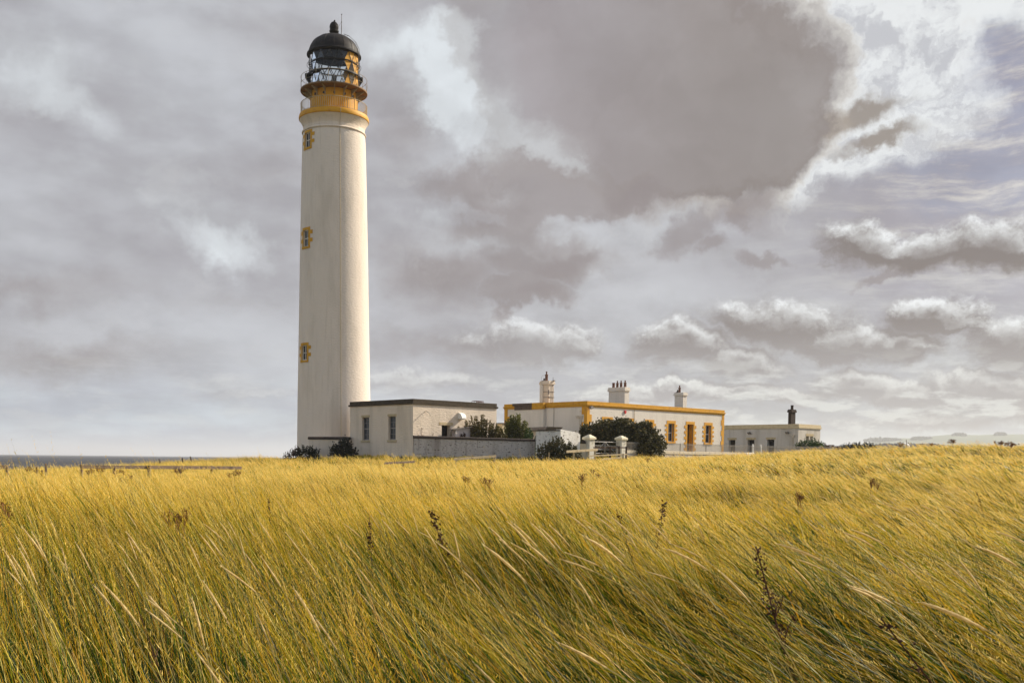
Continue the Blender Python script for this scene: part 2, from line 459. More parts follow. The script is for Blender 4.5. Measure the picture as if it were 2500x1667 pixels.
WHITE = (.74, .665, .575)
M = dict(
    tower=harl('whitewashed_tower', (.75, .655, .56), amount=.24, stretch=3.4, coarse=1.15, dist=.034),
    white=harl('whitewashed_stone', (.72, .61, .495), amount=.34),
    house=harl('whitewashed_house', (.73, .67, .59), (.40, .35, .28), amount=.22, coarse=1.1, dist=.035),
    low=harl('whitewashed_low', (.60, .55, .49), (.34, .29, .22), amount=.5, coarse=1.1, dist=.03),
    oldwall=harl('peeling_wall', (.52, .475, .44), (.26, .22, .19), amount=.8, patch=.62, coarse=1.2, dist=.05),
    block=harl('flaking_limewash', (.82, .79, .74), (.42, .37, .3), amount=.3, patch=.55, coarse=1.0, patchcol=(.12, .09, .06)),
    yellow=simple('ochre_paint', (.62, .30, .012), .6, .2, 2.0, .004, dark=(.47, .20, .02)),
    yellow2=simple('ochre_masonry', (.58, .30, .02), .8, .25, 4.0, .012, dark=(.42, .19, .02)),
    parapet=simple('weathered_coping', (.085, .068, .05), .95, .4, 5.0, .02, dark=(.035, .028, .022), spec=.1),
    coping=simple('dark_coping', (.075, .06, .052), .95, .4, 4.0, .03, dark=(.04, .033, .03), spec=.1),
    bare=simple('bare_stone', (.12, .09, .07), .95, .4, 5.0, .02, dark=(.05, .04, .035), spec=.1),
    cream=simple('cream_stone', (.60, .49, .31), .85, .3, 3.0, .01, dark=(.42, .33, .2)),
    sand=simple('sandstone_lintel', (.50, .40, .25), .9, .3, 5.0, .012, dark=(.36, .28, .17)),
    pillar=simple('painted_pillar', (.66, .62, .52), .85, .3, 6.0, .012, dark=(.40, .37, .28)),
    cap=simple('cream_cap', (.74, .66, .48), .85, .25, 4.0, .008, dark=(.56, .48, .33)),
    kerb=simple('cream_kerb', (.66, .57, .42), .9, .3, 3.0, .012, dark=(.46, .39, .28)),
    kerbw=simple('white_kerb', (.85, .83, .78), .9, .3, 3.0, .01, dark=(.62, .58, .5)),
    black=simple('black_paint', (.018, .016, .016), .45, .4, 3.0, .003, dark=(.035, .026, .02)),
    dome=simple('dome_paint', (.012, .010, .010), .6, .3, 4.0, .003, dark=(.035, .024, .018), spec=.2),
    grey_metal=simple('grey_metal', (.30, .27, .23), .6, .3, 6.0),
    pale_metal=simple('pale_metal', (.62, .55, .45), .55, .3, 8.0, dark=(.30, .2, .12)),
    iron=simple('painted_iron', (.16, .14, .13), .6, .4, 8.0, dark=(.3, .25, .2)),
    galv=simple('galvanised', (.40, .38, .36), .45, .4, 9.0, dark=(.17, .15, .14), metal=.3),
    rust=simple('rusty_iron', (.13, .045, .025), .8, .4, 9.0),
    frame=simple('window_frame', (.26, .23, .22), .6, .2, 4.0),
    framew=simple('white_frame', (.70, .66, .60), .6, .2, 4.0),
    pot=simple('fired_clay', (.16, .075, .048), .8, .4, 6.0, .006, dark=(.05, .028, .022)),
    soot=simple('sooty_stone', (.045, .028, .020), .95, .4, 5.0, .015, dark=(.02, .014, .011)),
    under=simple('gallery_plate', (.23, .135, .06), .7, .4, 4.0, dark=(.13, .075, .04)),
    brack=simple('gallery_bracket', (.34, .27, .17), .7, .3, 5.0),
    olddoor=simple('brown_door', (.13, .075, .012), .7, .3, 3.0),
    stalk=simple('grass_stalk', (.62, .45, .14), .8, .3, 3.0),
    red=simple('red_plastic', (.55, .03, .03), .4, .1, 2.0),
    vent=simple('white_hood', (.80, .78, .74), .45, .15, 2.0),
    wood_s=simple('weathered_rail', (.50, .40, .25), .9, .35, 3.0, .01, dark=(.26, .19, .11)),
    wood_d=simple('dark_rail', (.095, .062, .045), .95, .4, 3.0, .01, dark=(.035, .024, .02)),
    wood_g=simple('old_rail', (.20, .145, .10), .95, .4, 4.0, .012, dark=(.08, .055, .04)),
    felt=simple('roof_felt', (.06, .055, .05), .95, .3, 3.0),
    inside=simple('room_shade', (.02, .018, .017), .95, .2, 2.0),  # near black: the shade of unlit rooms put into the colour
    shed=simple('pale_render', (.50, .43, .40), .9, .2, 3.0),
    soil=simple('soil', (.06, .05, .02), .95, .4, 2.0),
    bark=simple('bark', (.06, .04, .028), .95, .4, 9.0, .01),
    stem=simple('dry_stem', (.14, .075, .04), .9, .4, 9.0),
    weed=simple('dead_dock', (.085, .036, .020), .9, .4, 9.0),
    weed2=simple('dead_ragwort', (.20, .085, .03), .9, .4, 9.0),
)


def glass_b(gg):
    co = obj_co(gg)
    n_ = gg.noise(co, 1.5, 2, .5)
    return pbsdf(gg, (.02, .026, .038), .08, n_, .01, .35)


M['glass'] = mat('window_glass', glass_b)


def lantern_glass(gg):
    fr_ = gg.n('ShaderNodeFresnel', {0: 1.45}).outputs[0]
    tr = gg.n('ShaderNodeBsdfTransparent', ((.86, .90, .92, 1),)).outputs[0]
    gl = gg.n('ShaderNodeBsdfGlossy', {'Color': (.9, .9, .9, 1), 'Roughness': .03}).outputs[0]
    ms = gg.n('ShaderNodeMixShader', (fr_, tr, gl)).outputs[0]
    return ms


M['lglass'] = mat('lantern_glass', lantern_glass)


def foliage(name, c_a, c_b, c_c, sc_=1.2, trans=.25):
    def b(gg):
        at_ = gg.n('ShaderNodeAttribute', attribute_name='tone').outputs[2]
        n_ = gg.noise(obj_co(gg), sc_, 3, .5)
        c = gg.mix(gg.rng(n_, .4, .62), c_a, c_b)
        c = gg.mix(gg.rng(at_, .72, .98, 0, .8), c, c_c)
        p = pbsdf(gg, c, .55, spec=.3)
        tl = gg.n('ShaderNodeBsdfTranslucent', {0: c}).outputs[0]
        return gg.n('ShaderNodeMixShader', (trans, p, tl)).outputs[0]
    return mat(name, b)


M['ever'] = foliage('evergreen_leaves', (.034, .034, .009), (.066, .058, .018), (.22, .18, .08))
M['garden'] = foliage('garden_leaves', (.085, .070, .020), (.14, .095, .035), (.19, .17, .04), .7)
M['garden2'] = foliage('greener_leaves', (.085, .085, .020), (.15, .15, .035), (.24, .26, .05), .7)
M['darkb'] = foliage('dark_leaves', (.014, .018, .012), (.024, .028, .014), (.06, .05, .03))
M['greenb'] = foliage('green_leaves', (.03, .06, .012), (.05, .09, .018), (.08, .12, .03))
M['brownb'] = foliage('brown_leaves', (.05, .022, .018), (.08, .04, .03), (.14, .09, .07))
M['wildg'] = foliage('rank_grass', (.03, .045, .015), (.06, .065, .022), (.12, .11, .05), .5)

# ------------------------------------------------------------------ the land
def eyez(dz): return EYE + dz


_cp = []
for X_ in (-10, 0, 10):
    for Y_ in (-10, 2, 9): _cp.append((X_, Y_, 0.18))
for px_, Y_, z_ in ((0, 20, .0), (1250, 20, .08), (2500, 20, .28), (-300, 28, -.25), (200, 28, -.12), (700, 30, .2), (1250, 32, .38), (1800, 34, .62), (2350, 34, .95), (2800, 34, 1.0)):
    p_ = at(px_, 1400, Y_); _cp.append((p_.x, Y_, z_))
GH = .80
for px_, py_, Y_ in ((-300, 1136, 60), (60, 1154, 42), (300, 1154, 43), (520, 1151, 45), (0, 1139, 60), (250, 1136, 62), (417, 1121, 93), (223, 1137, 86), (540, 1117, 90), (700, 1114, 80), (850, 1115, 76), (1000, 1115, 76),
                     (1200, 1118, 76), (1350, 1117, 77), (1500, 1114, 80), (1740, 1108, 85), (1900, 1101, 82), (2050, 1092, 76), (2200, 1085, 71), (2350, 1077, 66), (2500, 1081, 61), (2800, 1085, 58)):
    p_ = at(px_, py_, Y_); _cp.append((p_.x, Y_, p_.z - GH - float(np.interp(px_, [420, 700, 1450, 1600, 1750, 1900, 2050], [.10, -.03, -.03, .15, .26, .12, 0]))))
_cp += [(-7.6, 81.5, 1.50), (-13.5, 86.5, 1.55), (-15.4, 94, 1.6), (-21, 93, 1.0), (1.9, 84.5, 1.55), (6, 86, 1.6), (9, 87.5, 1.4), (16, 96, 1.5), (22, 104, 1.6), (6.6, 99, 2.2), (0, 100, 2.1), (31, 112, 1.9), (32, 122, 2.0),
        (-40, 120, -1.2), (-20, 130, .2), (-10, 125, .8), (10, 140, 1.0), (45, 120, 1.3), (50, 90, 1.6), (-48, 95, -.8), (-60, 150, -3.6), (-20, 165, -3.0), (15, 185, -.8), (60, 185, .4), (-90, 110, -2.4), (80, 130, .8), (75, 70, 1.2), (-60, 60, -.2), (-40, 25, 0), (40, 20, .6)]
_cp = np.array(_cp)


def _tk(d2): return np.where(d2 > 1e-9, .5 * d2 * np.log(np.maximum(d2, 1e-9)), 0)


def _fit():
    n = len(_cp)
    S = _cp[:, :2] / 50
    K = _tk(((S[:, None] - S[None]) ** 2).sum(-1)) + np.eye(n) * 2e-3
    Pm = np.hstack([np.ones((n, 1)), S])
    A = np.block([[K, Pm], [Pm.T, np.zeros((3, 3))]])
    w = np.linalg.solve(A, np.r_[_cp[:, 2], 0, 0, 0])
    return S, w


_S, _w = _fit()
_rp = rng.uniform(0, 6.28, (14, 3))


def ground(x, y):
    x = np.atleast_1d(np.asarray(x, float)); y = np.atleast_1d(np.asarray(y, float))
    sh = x.shape
    x = x.ravel(); y = y.ravel()
    xc = np.clip(x, -95, 85); yc = np.clip(y, -15, 190)
    out = np.empty(len(x))
    for i in range(0, len(x), 20000):
        q = np.stack([xc[i:i + 20000], yc[i:i + 20000]], -1) / 50
        out[i:i + 20000] = _tk(((q[:, None] - _S[None]) ** 2).sum(-1)) @ _w[:-3] + _w[-3] + q @ _w[-2:]
    # beyond the mapped field: beach and sea bed on the left, flat farmland on the right
    azm = np.arctan2(x, np.maximum(y, 1))
    land = 1 / (1 + np.exp(-(azm - .12) / .02))
    farz = -8 + land * 8.6
    k = np.clip((np.hypot(np.maximum(y - 185, 0), np.maximum(np.abs(x) - 90, 0))) / 60, 0, 1)
    k = k * k * (3 - 2 * k)
    z = out * (1 - k) + farz * k
    u = 0
    for j in range(14):
        fr_ = .22 * 1.22 ** j
        a = _rp[j, 0]
        u = u + .11 / (1 + j * .35) * np.sin(fr_ * (x * math.cos(a) + y * math.sin(a)) + _rp[j, 1]) * np.cos(fr_ * .7 * (x * math.sin(a + 1) - y * math.cos(a + .4)) + _rp[j, 2])
    nearb = np.clip((np.hypot(x, y) - 3) / 6, 0, 1)
    return (z + u * .55 * nearb * (1 - .6 * np.clip((y - 60) / 20, 0, 1))).reshape(sh)


def gz(x, y): return float(ground(x, y)[0])


def make_ground():
    xs = np.unique(np.concatenate([np.arange(-100, 100.1, 1.6), -100 - np.geomspace(8, 9000, 26), 100 + np.geomspace(8, 9000, 26)]))
    ys = np.unique(np.concatenate([np.arange(-24, 200, 1.4), -24 - np.geomspace(5, 600, 10), 200 + np.geomspace(6, 9000, 34)]))
    Xg, Yg = np.meshgrid(xs, ys)
    Z = ground(Xg, Yg)
    nx, ny = len(xs), len(ys)
    vs = np.stack([Xg, Yg, Z], -1).reshape(-1, 3)
    idx = np.arange(nx * ny).reshape(ny, nx)
    fs = np.stack([idx[:-1, :-1], idx[:-1, 1:], idx[1:, 1:], idx[1:, :-1]], -1).reshape(-1, 4)
    me = bpy.data.meshes.new('ground')
    me.from_pydata(vs.tolist(), [], fs.tolist())
    me.polygons.foreach_set('use_smooth', [True] * len(me.polygons))

    def b(gg):
        co = gg.n('ShaderNodeNewGeometry').outputs[0]
        n_ = gg.noise(co, .35, 6, .6)
        n2 = gg.noise(co, 6, 5, .65)
        far = gg.rng(gg.v('LENGTH', co), 100, 200)
        c = gg.mix(gg.rng(n_, .4, .65), (.085, .075, .022), (.15, .115, .035))
        c = gg.mix(gg.rng(n2, .42, .7), c, (.035, .032, .014))
        fld = gg.mix(gg.rng(gg.noise(gg.v('MULTIPLY', co, (1, .25, 0)), .004, 2, .4), .45, .52), (.13, .15, .06), (.26, .22, .11))
        c = gg.mix(far, c, fld)
        return pbsdf(gg, c, .95, n2, .05, .1)
    me.materials.append(mat('field_ground', b))
    o = bpy.data.objects.new('ground', me)
    SC.collection.objects.link(o)
    return tag(o, kind='structure')


make_ground()
SEA_Z = -2.6


def make_sea():
    def b(gg):
        co = gg.n('ShaderNodeNewGeometry').outputs[0]
        w1 = gg.noise(gg.v('MULTIPLY', co, (.35, 1, 0)), .22, 5, .6)
        w2 = gg.noise(gg.v('MULTIPLY', co, (.5, 1, 0)), 1.6, 4, .6)
        h = gg.m('ADD', w1, gg.m('MULTIPLY', w2, .25))
        sw = gg.noise(gg.v('MULTIPLY', co, (.22, 1, 0)), .03, 6, .65)
        c = gg.mix(gg.rng(sw, .40, .64), (.016, .018, .022), (.06, .064, .072))
        foam = gg.rng(gg.noise(gg.v('MULTIPLY', co, (.18, 1, 0)), .11, 6, .7), .66, .72)
        c = gg.mix(gg.m('MULTIPLY', foam, .5), c, (.35, .36, .37))
        return pbsdf(gg, c, .55, h, 1.2, .12)
    me = bpy.data.meshes.new('sea')
    xs = [-26000, -4000, -800, -200, 0, 200, 800, 4000, 26000]
    ys = [60, 160, 300, 600, 1500, 4000, 10000, 26000]
    vs = [(x, y, SEA_Z) for y in ys for x in xs]
    n = len(xs)
    me.from_pydata(vs, [], [(j * n + i, j * n + i + 1, (j + 1) * n + i + 1, (j + 1) * n + i) for j in range(len(ys) - 1) for i in range(n - 1)])
    me.materials.append(mat('sea_water', b))
    o = bpy.data.objects.new('sea', me)
    SC.collection.objects.link(o)
    tag(o, kind='structure')


make_sea()


# far hills: ridges given by where their skyline stands
def lerp_px(pts, px):
    return float(np.interp(px, [p[0] for p in pts], [p[1] for p in pts]))


def ridge(name, sky, Y, depth, px0, px1, material, n=160, seed=0, rough=3.0):
    r_ = np.random.default_rng(seed)
    vs, fs = [], []
    m = 14
    for j in range(m):
        t = j / (m - 1)
        for i in range(n):
            px = px0 + (px1 - px0) * i / (n - 1)
            top = at(px, lerp_px(sky, px), Y)
            prof = math.sin(math.pi * min(1, t * 1.0) * .5) ** 1.2 if t < .7 else math.cos((t - .7) / .3 * math.pi / 2) * math.sin(math.pi * .35) ** 1.2
            prof = min(1.0, t / .7) ** .8 if t <= .7 else 1 - ((t - .7) / .3) ** 2
            yy = Y - depth * .7 + depth * t
            z = -2 + (top.z + 2) * prof + (r_.normal() * rough * (.25 if t != .7 else .1) if 0 < t < 1 else 0)
            vs.append((top.x * (yy / Y), yy, z))
    for j in range(m - 1):
        for i in range(n - 1):
            a = j * n + i
            fs.append((a, a + 1, a + n + 1, a + n))
    mb = MB(); mb.add(vs, fs)
    return tag(mb.build(name, material, smooth=80), kind='structure')


def hill_b(gg):
    co = gg.n('ShaderNodeNewGeometry').outputs[0]
    s = gg.n('ShaderNodeSeparateXYZ', (co,)).outputs
    f_ = gg.n('ShaderNodeTexVoronoi', {'Vector': gg.v('MULTIPLY', co, (.0022, .0012, .012)), 'Scale': 1.0}).outputs[1]
    v_ = gg.n('ShaderNodeSeparateColor', (f_,)).outputs[0]
    c = gg.mix(gg.rng(v_, .2, .8), (.15, .17, .12), (.22, .22, .17))
    low_ = gg.rng(s[2], 74, 52)
    n_ = gg.noise(co, .01, 5, .6)
    c = gg.mix(gg.m('MULTIPLY', low_, gg.rng(n_, .3, .5)), c, (.085, .065, .07))
    return pbsdf(gg, c, .95, spec=.05)


HM = mat('hill_fields', hill_b)
HSKY = [(1900, 1112), (2060, 1096), (2103, 1083.5), (2150, 1073), (2199, 1069), (2240, 1069.5), (2290, 1062.5), (2325, 1060), (2380, 1061.5), (2430, 1060), (2500, 1059), (2700, 1052), (3200, 1060), (3900, 1100)]
ridge('hills', HSKY, 5200, 2600, 1900, 3900, HM, seed=3, rough=1.5)

# ------------------------------------------------------------------ leafy things
def leaf_mesh(name, pts, size, mat_, parent=None, nrm_up=.3, seed=1, elong=1.6):
    """a mass of small folded leaves at the given points"""
    r_ = np.random.default_rng(seed)
    pts = np.asarray(pts, float)
    n = len(pts)
    a = r_.normal(size=(n, 3)); a[:, 2] += nrm_up; a /= np.linalg.norm(a, axis=1)[:, None]
    b = np.cross(a, r_.normal(size=(n, 3))); b /= np.linalg.norm(b, axis=1)[:, None]
    s = size * r_.uniform(.6, 1.35, n)[:, None]
    A = a * s * elong * .5; B = b * s * .5
    v = np.stack([pts - A, pts + B, pts + A, pts - B], 1).reshape(-1, 3)
    f = np.arange(4 * n).reshape(-1, 4)
    me = bpy.data.meshes.new(name)
    me.from_pydata(v.tolist(), [], f.tolist())
    at_ = me.attributes.new('tone', 'FLOAT', 'POINT')
    at_.data.foreach_set('value', np.repeat(r_.uniform(0, 1, n), 4))
    me.materials.append(mat_)
    o = bpy.data.objects.new(name, me)
    SC.collection.objects.link(o)
    if parent: o.parent = parent
    return o


def blob_points(blobs, per_m3, seed, shell=.55):
    """points in lumpy ellipsoids, thicker towards their skin, broken by clumps"""
    r_ = np.random.default_rng(seed)
    out = []
    for (x, y, z, rx, ry, rz) in blobs:
        n = int(per_m3 * 4.19 * rx * ry * rz)
        d = r_.normal(size=(n, 3)); d /= np.linalg.norm(d, axis=1)[:, None]
        rad = r_.uniform(shell ** 3, 1, n) ** (1 / 3)
        lump = 1 + .16 * np.sin(d[:, 0] * 7 + x * 3) * np.cos(d[:, 2] * 8 + y) + .10 * np.sin(d[:, 1] * 13 + z * 5) + r_.normal(size=n) * .05
        out.append(np.array([x, y, z]) + d * (rad * lump)[:, None] * np.array([rx, ry, rz]))
    return np.concatenate(out)


def bush(name, loc, blobs, per, leaf, m, label, cat='bush', stems=5, seed=1, group=None, sprigs=0):
    """loc = foot; blobs relative to the foot: (x, y, z, rx, ry, rz)"""
    t = empty(name, loc, 0, label, cat, group)
    sprigs = int(sprigs * 1.8)
    p = blob_points(blobs, per, seed)
    p = p[p[:, 2] > .02]
    r_ = np.random.default_rng(seed + 50)
    st_ = MB()
    for i in range(stems):
        bx_ = blobs[i % len(blobs)]
        a = Vector((r_.uniform(-.15, .15), r_.uniform(-.15, .15), -.2))
        b_ = Vector((bx_[0] * .8, bx_[1] * .8, bx_[2] * .7)) + Vector(r_.normal(size=3) * .1)
        mid = a.lerp(b_, .5) + Vector(r_.normal(size=3) * .08)
        st_.tube([a, mid, b_, b_ + (b_ - mid) * .5], [.05, .04, .025, .01], 5)
    extra = []
    for i in range(sprigs):
        bx_ = blobs[r_.integers(len(blobs))]
        th = r_.uniform(0, 6.28); k = r_.uniform(.2, .95)
        a = Vector((bx_[0] + bx_[3] * k * math.cos(th) * .8, bx_[1] + bx_[4] * k * math.sin(th) * .8, bx_[2] + bx_[5] * math.sqrt(1 - k * k) * .8))
        L_ = r_.uniform(.2, .55)
        b_ = a + Vector((math.cos(th) * k * .4, math.sin(th) * k * .4, 1)).normalized() * L_
        st_.tube([a, b_], [.012, .005], 3)
        for q in np.linspace(0, 1.05, 9): extra.append(list(a.lerp(b_, q) + Vector(r_.normal(size=3) * .035)))
    if extra: p = np.concatenate([p, extra])
    st_.build('stem', M['bark'], t)
    leaf_mesh('foliage', p, leaf, m, t, seed=seed)
    return t


# ------------------------------------------------------------------ buildings seen at an angle
UA = R(44.5)
UD = Vector((math.cos(UA), math.sin(UA), 0))
VD = Vector((-math.sin(UA), math.cos(UA), 0))


def px_of(p):
    d = Vector(p) - Vector((0, 0, EYE))
    k = d.dot(FW)
    return 1250 + F_PX * d.dot(RT) / k, PPY - F_PX * d.dot(UP) / k


def length_to(N, d, px):
    lo, hi = 0.0, 60.0
    s0 = px_of(N)[0] < px
    for _ in range(50):
        m_ = (lo + hi) / 2
        if (px_of(N + d * m_)[0] < px) == s0: lo = m_
        else: hi = m_
    return lo


class Frame:
    """near corner of a right-angled block: s runs along the right face (u) or left face (v)"""
    def __init__(s, px, py_top, Y, px_l=None, px_r=None, base=None):
        s.N = at(px, py_top, Y)
        s.top = s.N.z
        s.Lv = length_to(s.N, VD, px_l) if px_l else 0
        s.Lu = length_to(s.N, UD, px_r) if px_r else 0
        s.base = base
        s.o = Vector((s.N.x, s.N.y, base if base is not None else 0))

    def R(s, px, py, d=0.0):
        """pixel -> (s, z) on the right face (local y = d)"""
        o = s.o + VD * d
        r = ray(px, py); e = Vector((0, 0, EYE))
        k = (o - e).dot(VD) / r.dot(VD)
        p = e + r * k
        return (p - s.o).dot(UD), p.z - s.o.z

    def L(s, px, py, d=0.0):
        o = s.o + UD * d
        r = ray(px, py); e = Vector((0, 0, EYE))
        k = (o - e).dot(UD) / r.dot(UD)
        p = e + r * k
        return (p - s.o).dot(VD), p.z - s.o.z


def wall_panel(mb, L, z0, z1, holes, face, t=.45, off=0.0, s0=0.0, reveal=.28):
    """one wall with openings; face 'R': runs along x, faces -y; face 'L': runs along y, faces -x"""
    def P(s_, d, z): return (s_, d + off, z) if face == 'R' else (d + off, s_, z)
    ss = sorted({s0, L, *[h[0] for h in holes], *[h[1] for h in holes]})
    zs = sorted({z0, z1, *[h[2] for h in holes], *[h[3] for h in holes]})
    for i in range(len(ss) - 1):
        for j in range(len(zs) - 1):
            a, b, c, d = ss[i], ss[i + 1], zs[j], zs[j + 1]
            if any(h[0] - 1e-6 <= a and b <= h[1] + 1e-6 and h[2] - 1e-6 <= c and d <= h[3] + 1e-6 for h in holes): continue
            mb.add([P(a, 0, c), P(b, 0, c), P(b, 0, d), P(a, 0, d)], [(0, 1, 2, 3)])
            mb.add([P(a, t, c), P(b, t, c), P(b, t, d), P(a, t, d)], [(3, 2, 1, 0)])
    for a, b, c, d in [h[:4] for h in holes]:
        mb.add([P(a, 0, c), P(a, t, c), P(a, t, d), P(a, 0, d)], [(0, 1, 2, 3)])
        mb.add([P(b, 0, c), P(b, t, c), P(b, t, d), P(b, 0, d)], [(3, 2, 1, 0)])
        mb.add([P(a, 0, d), P(b, 0, d), P(b, t, d), P(a, t, d)], [(0, 1, 2, 3)])
        mb.add([P(a, 0, c), P(b, 0, c), P(b, t, c), P(a, t, c)], [(3, 2, 1, 0)])


def fbox(mb, face, s0, s1, d0, d1, z0, z1):
    if face == 'R': mb.box(s0, s1, d0, d1, z0, z1)
    else: mb.box(d0, d1, s0, s1, z0, z1)
    return mb


def sash(parent, face, a, b, c, d, depth, mf, rows=2, blind=None, vbar=False):
    """sash window set back in its opening: frame, pane and sill as parts and sub-parts"""
    w = .055
    f = MB()
    fbox(f, face, a, a + w, depth, depth + .07, c, d)
    fbox(f, face, b - w, b, depth, depth + .07, c, d)
    fbox(f, face, a + w, b - w, depth, depth + .07, d - w, d)
    fbox(f, face, a + w, b - w, depth, depth + .07, c, c + w * 1.4)
    mid = c + (d - c) * .5
    fbox(f, face, a + w, b - w, depth + .002, depth + .06, mid - .03, mid + .03)
    for q in ((.25, .75) if rows > 2 else ()):
        fbox(f, face, a + w, b - w, depth + .01, depth + .045, c + (d - c) * q - .011, c + (d - c) * q + .011)
    if vbar: fbox(f, face, (a + b) / 2 - .012, (a + b) / 2 + .012, depth + .01, depth + .045, c + w, d - w)
    fo = f.build('window', mf, parent)
    p = MB(); fbox(p, face, a + w * .8, b - w * .8, depth + .022, depth + .034, c + w * .8, d - w * .8)
    p.build('pane', M['glass'], fo)
    if blind:
        q = MB(); fbox(q, face, a + w * .9, a + w * .9 + (b - a) * blind, depth + .10, depth + .12, c + w, d - w * .9)
        q.build('curtain', M['framew'], fo)
    return fo


def shell(mb, Lu, Lv, z0, z1, hR, hL, t=.45):
    wall_panel(mb, Lu, z0, z1, hR, 'R', t)
    wall_panel(mb, Lv, z0, z1, hL, 'L', t)
    # the two far walls
    mb.box(Lu - t, Lu, t, Lv, z0, z1)
    mb.box(t, Lu - t, Lv - t, Lv, z0, z1)


def ring(mb, Lu, Lv, out, inn, z0, z1):
    """a band round the four sides, as a mitred ring"""
    o = [(-out, -out), (Lu + out, -out), (Lu + out, Lv + out), (-out, Lv + out)]
    i = [(inn, inn), (Lu - inn, inn), (Lu - inn, Lv - inn), (inn, Lv - inn)]
    vs = [(x, y, z) for z in (z0, z1) for (x, y) in o + i]
    fs = []
    for k in range(4):
        k2 = (k + 1) % 4
        fs += [(k, k2, k2 + 8, k + 8), (k + 4, k + 12, k2 + 12, k2 + 4), (k + 8, k2 + 8, k2 + 12, k + 12), (k, k + 4, k2 + 4, k2)]
    mb.add(vs, fs)


# ---------------------------------------------------- the white engine house
A = Frame(1008.7, 973.1, 83.0, 854.4, 1212.6, base=1.3)
H = A.top - A.base
eng = empty('white_building', A.o, UA, 'flat-roofed white building with a dark weathered parapet, standing against the lighthouse foot', 'building')
c4 = lambda x, y: (830 + x / 5.737, 940 + y / 5.737)


def rectR(F, cr, x0, x1, y0, y1, d=0.0):
    a = F.R(*cr(x0, (y0 + y1) / 2), d)[0]; b = F.R(*cr(x1, (y0 + y1) / 2), d)[0]
    xm = (x0 + x1) / 2
    return a, b, F.R(*cr(xm, y1), d)[1], F.R(*cr(xm, y0), d)[1]


def rectL(F, cr, x0, x1, y0, y1, d=0.0):
    a = F.L(*cr(x1, (y0 + y1) / 2), d)[0]; b = F.L(*cr(x0, (y0 + y1) / 2), d)[0]
    xm = (x0 + x1) / 2
    return a, b, F.L(*cr(xm, y1), d)[1], F.L(*cr(xm, y0), d)[1]


dr = list(rectR(A, c4, 1425, 1545, 563, 712)); dr[2] = .35
w1 = rectL(A, c4, 310, 408, 452, 770)
w2 = rectL(A, c4, 678, 780, 437, 765)
mb = MB()
PH = .40
shell(mb, A.Lu, A.Lv, -.6, H - PH, [dr], [w1, w2])
mb.build('wall', M['white'], eng)
mb = MB(); mb.box(.46, A.Lu - .46, .46, A.Lv - .46, H - .62, H - .5); mb.build('roof', M['felt'], eng)
mb = MB(); mb.box(.5, A.Lu - .5, .5, A.Lv - .5, .1, .16); mb.build('floor', M['inside'], eng)
mb = MB(); mb.box(1.2, A.Lu - 1.0, 1.3, A.Lv - 1.0, .2, H - .7); mb.build('dark_interior', M['inside'], eng)  # near-black box standing in for the darkness of the room
mb = MB(); ring(mb, A.Lu, A.Lv, .02, .45, H - PH * .62, H); ring(mb, A.Lu, A.Lv, .10, .45, H - PH, H - PH * .62 - .003)
mb.build('parapet', M['parapet'], eng, bevel=.015)
mb = MB(); ring(mb, A.Lu, A.Lv, .035, .05, -.6, .62); mb.build('plinth', M['white'], eng)
for (a, b, c, d) in (w1, w2):
    sash(eng, 'L', a, b, c, d, .17, M['frame'], rows=4, vbar=True)
    mb = MB(); fbox(mb, 'L', a - .1, b + .1, -.02, .12, d + .002, d + .19); mb.build('lintel', M['sand'], eng, bevel=.01)
    mb = MB(); fbox(mb, 'L', a - .12, b + .12, -.07, .29, c - .17, c - .002); mb.build('sill', M['sand'], eng, bevel=.01)
a, b, c, d = dr
mb = MB(); fbox(mb, 'R', a - .28, b + .28, -.02, .12, d + .002, d + .24); mb.build('lintel', M['sand'], eng, bevel=.01)
mb = MB()
fbox(mb, 'R', a + .03, b - .03, .36, .40, c, d - .02)
for k in range(1, 5): fbox(mb, 'R', a + (b - a) * k / 5 - .012, a + (b - a) * k / 5 + .012, .345, .359, c, d - .02)
mb.build('door', M['inside'], eng)  # near-black panel: the doorway's inner dark put into its colour
# white quarter-round hood over the vent
ha, hz1 = A.R(*c4(1652, 385)); hb, _ = A.R(*c4(1712, 400)); hz0 = A.R(*c4(1652, 470))[1]
rr = hz1 - hz0
mb = MB()
poly = [(0, 0)] + [(-rr * 1.05 * math.cos(k * math.pi / 2 / 10), rr * math.sin(k * math.pi / 2 / 10)) for k in range(11)]
mb.prism(poly, lambda p, k: ((hb if k else ha), p[0], hz0 + p[1]))
mb.box(ha + .06, hb - .06, -rr * .75, -.01, hz0 - .07, hz0 - .002)
mb.build('vent_hood', M['vent'], eng, smooth=35)
# gooseneck pipe
g0 = A.R(*c4(1180, 372)); mb = MB()
gp = [(g0[0], .1, g0[1] - .05)] + [(g0[0] + .05 + .10 * t, -.55 * math.sin(t * 1.7), g0[1] + .02 - .38 * t ** 2.2) for t in (.1, .3, .5, .7, .85, 1.0)]
mb.tube(gp, .03, 6); mb.build('gooseneck_pipe', M['pale_metal'], eng)
# hatch rails on the roof
hx, _ = A.R(*c4(1912, 240), 1.2); hx2, _ = A.R(*c4(2008, 240), 1.2); mb = MB()
for q in np.linspace(hx, hx2, 4):
    mb.tube([(q, 1.2, H - .52), (q, 1.2, H + .13), (q + .06, 1.25, H + .22), (q + .06, 1.75, H + .22), (q, 1.8, H + .13), (q, 1.8, H - .52)], .026, 5)
mb.tube([(hx, 1.2, H + .13), (hx2, 1.2, H + .13)], .026, 5); mb.tube([(hx + .06, 1.5, H + .22), (hx2 + .06, 1.5, H + .22)], .022, 5)
mb.build('roof_hatch_rail', M['rust'], eng)

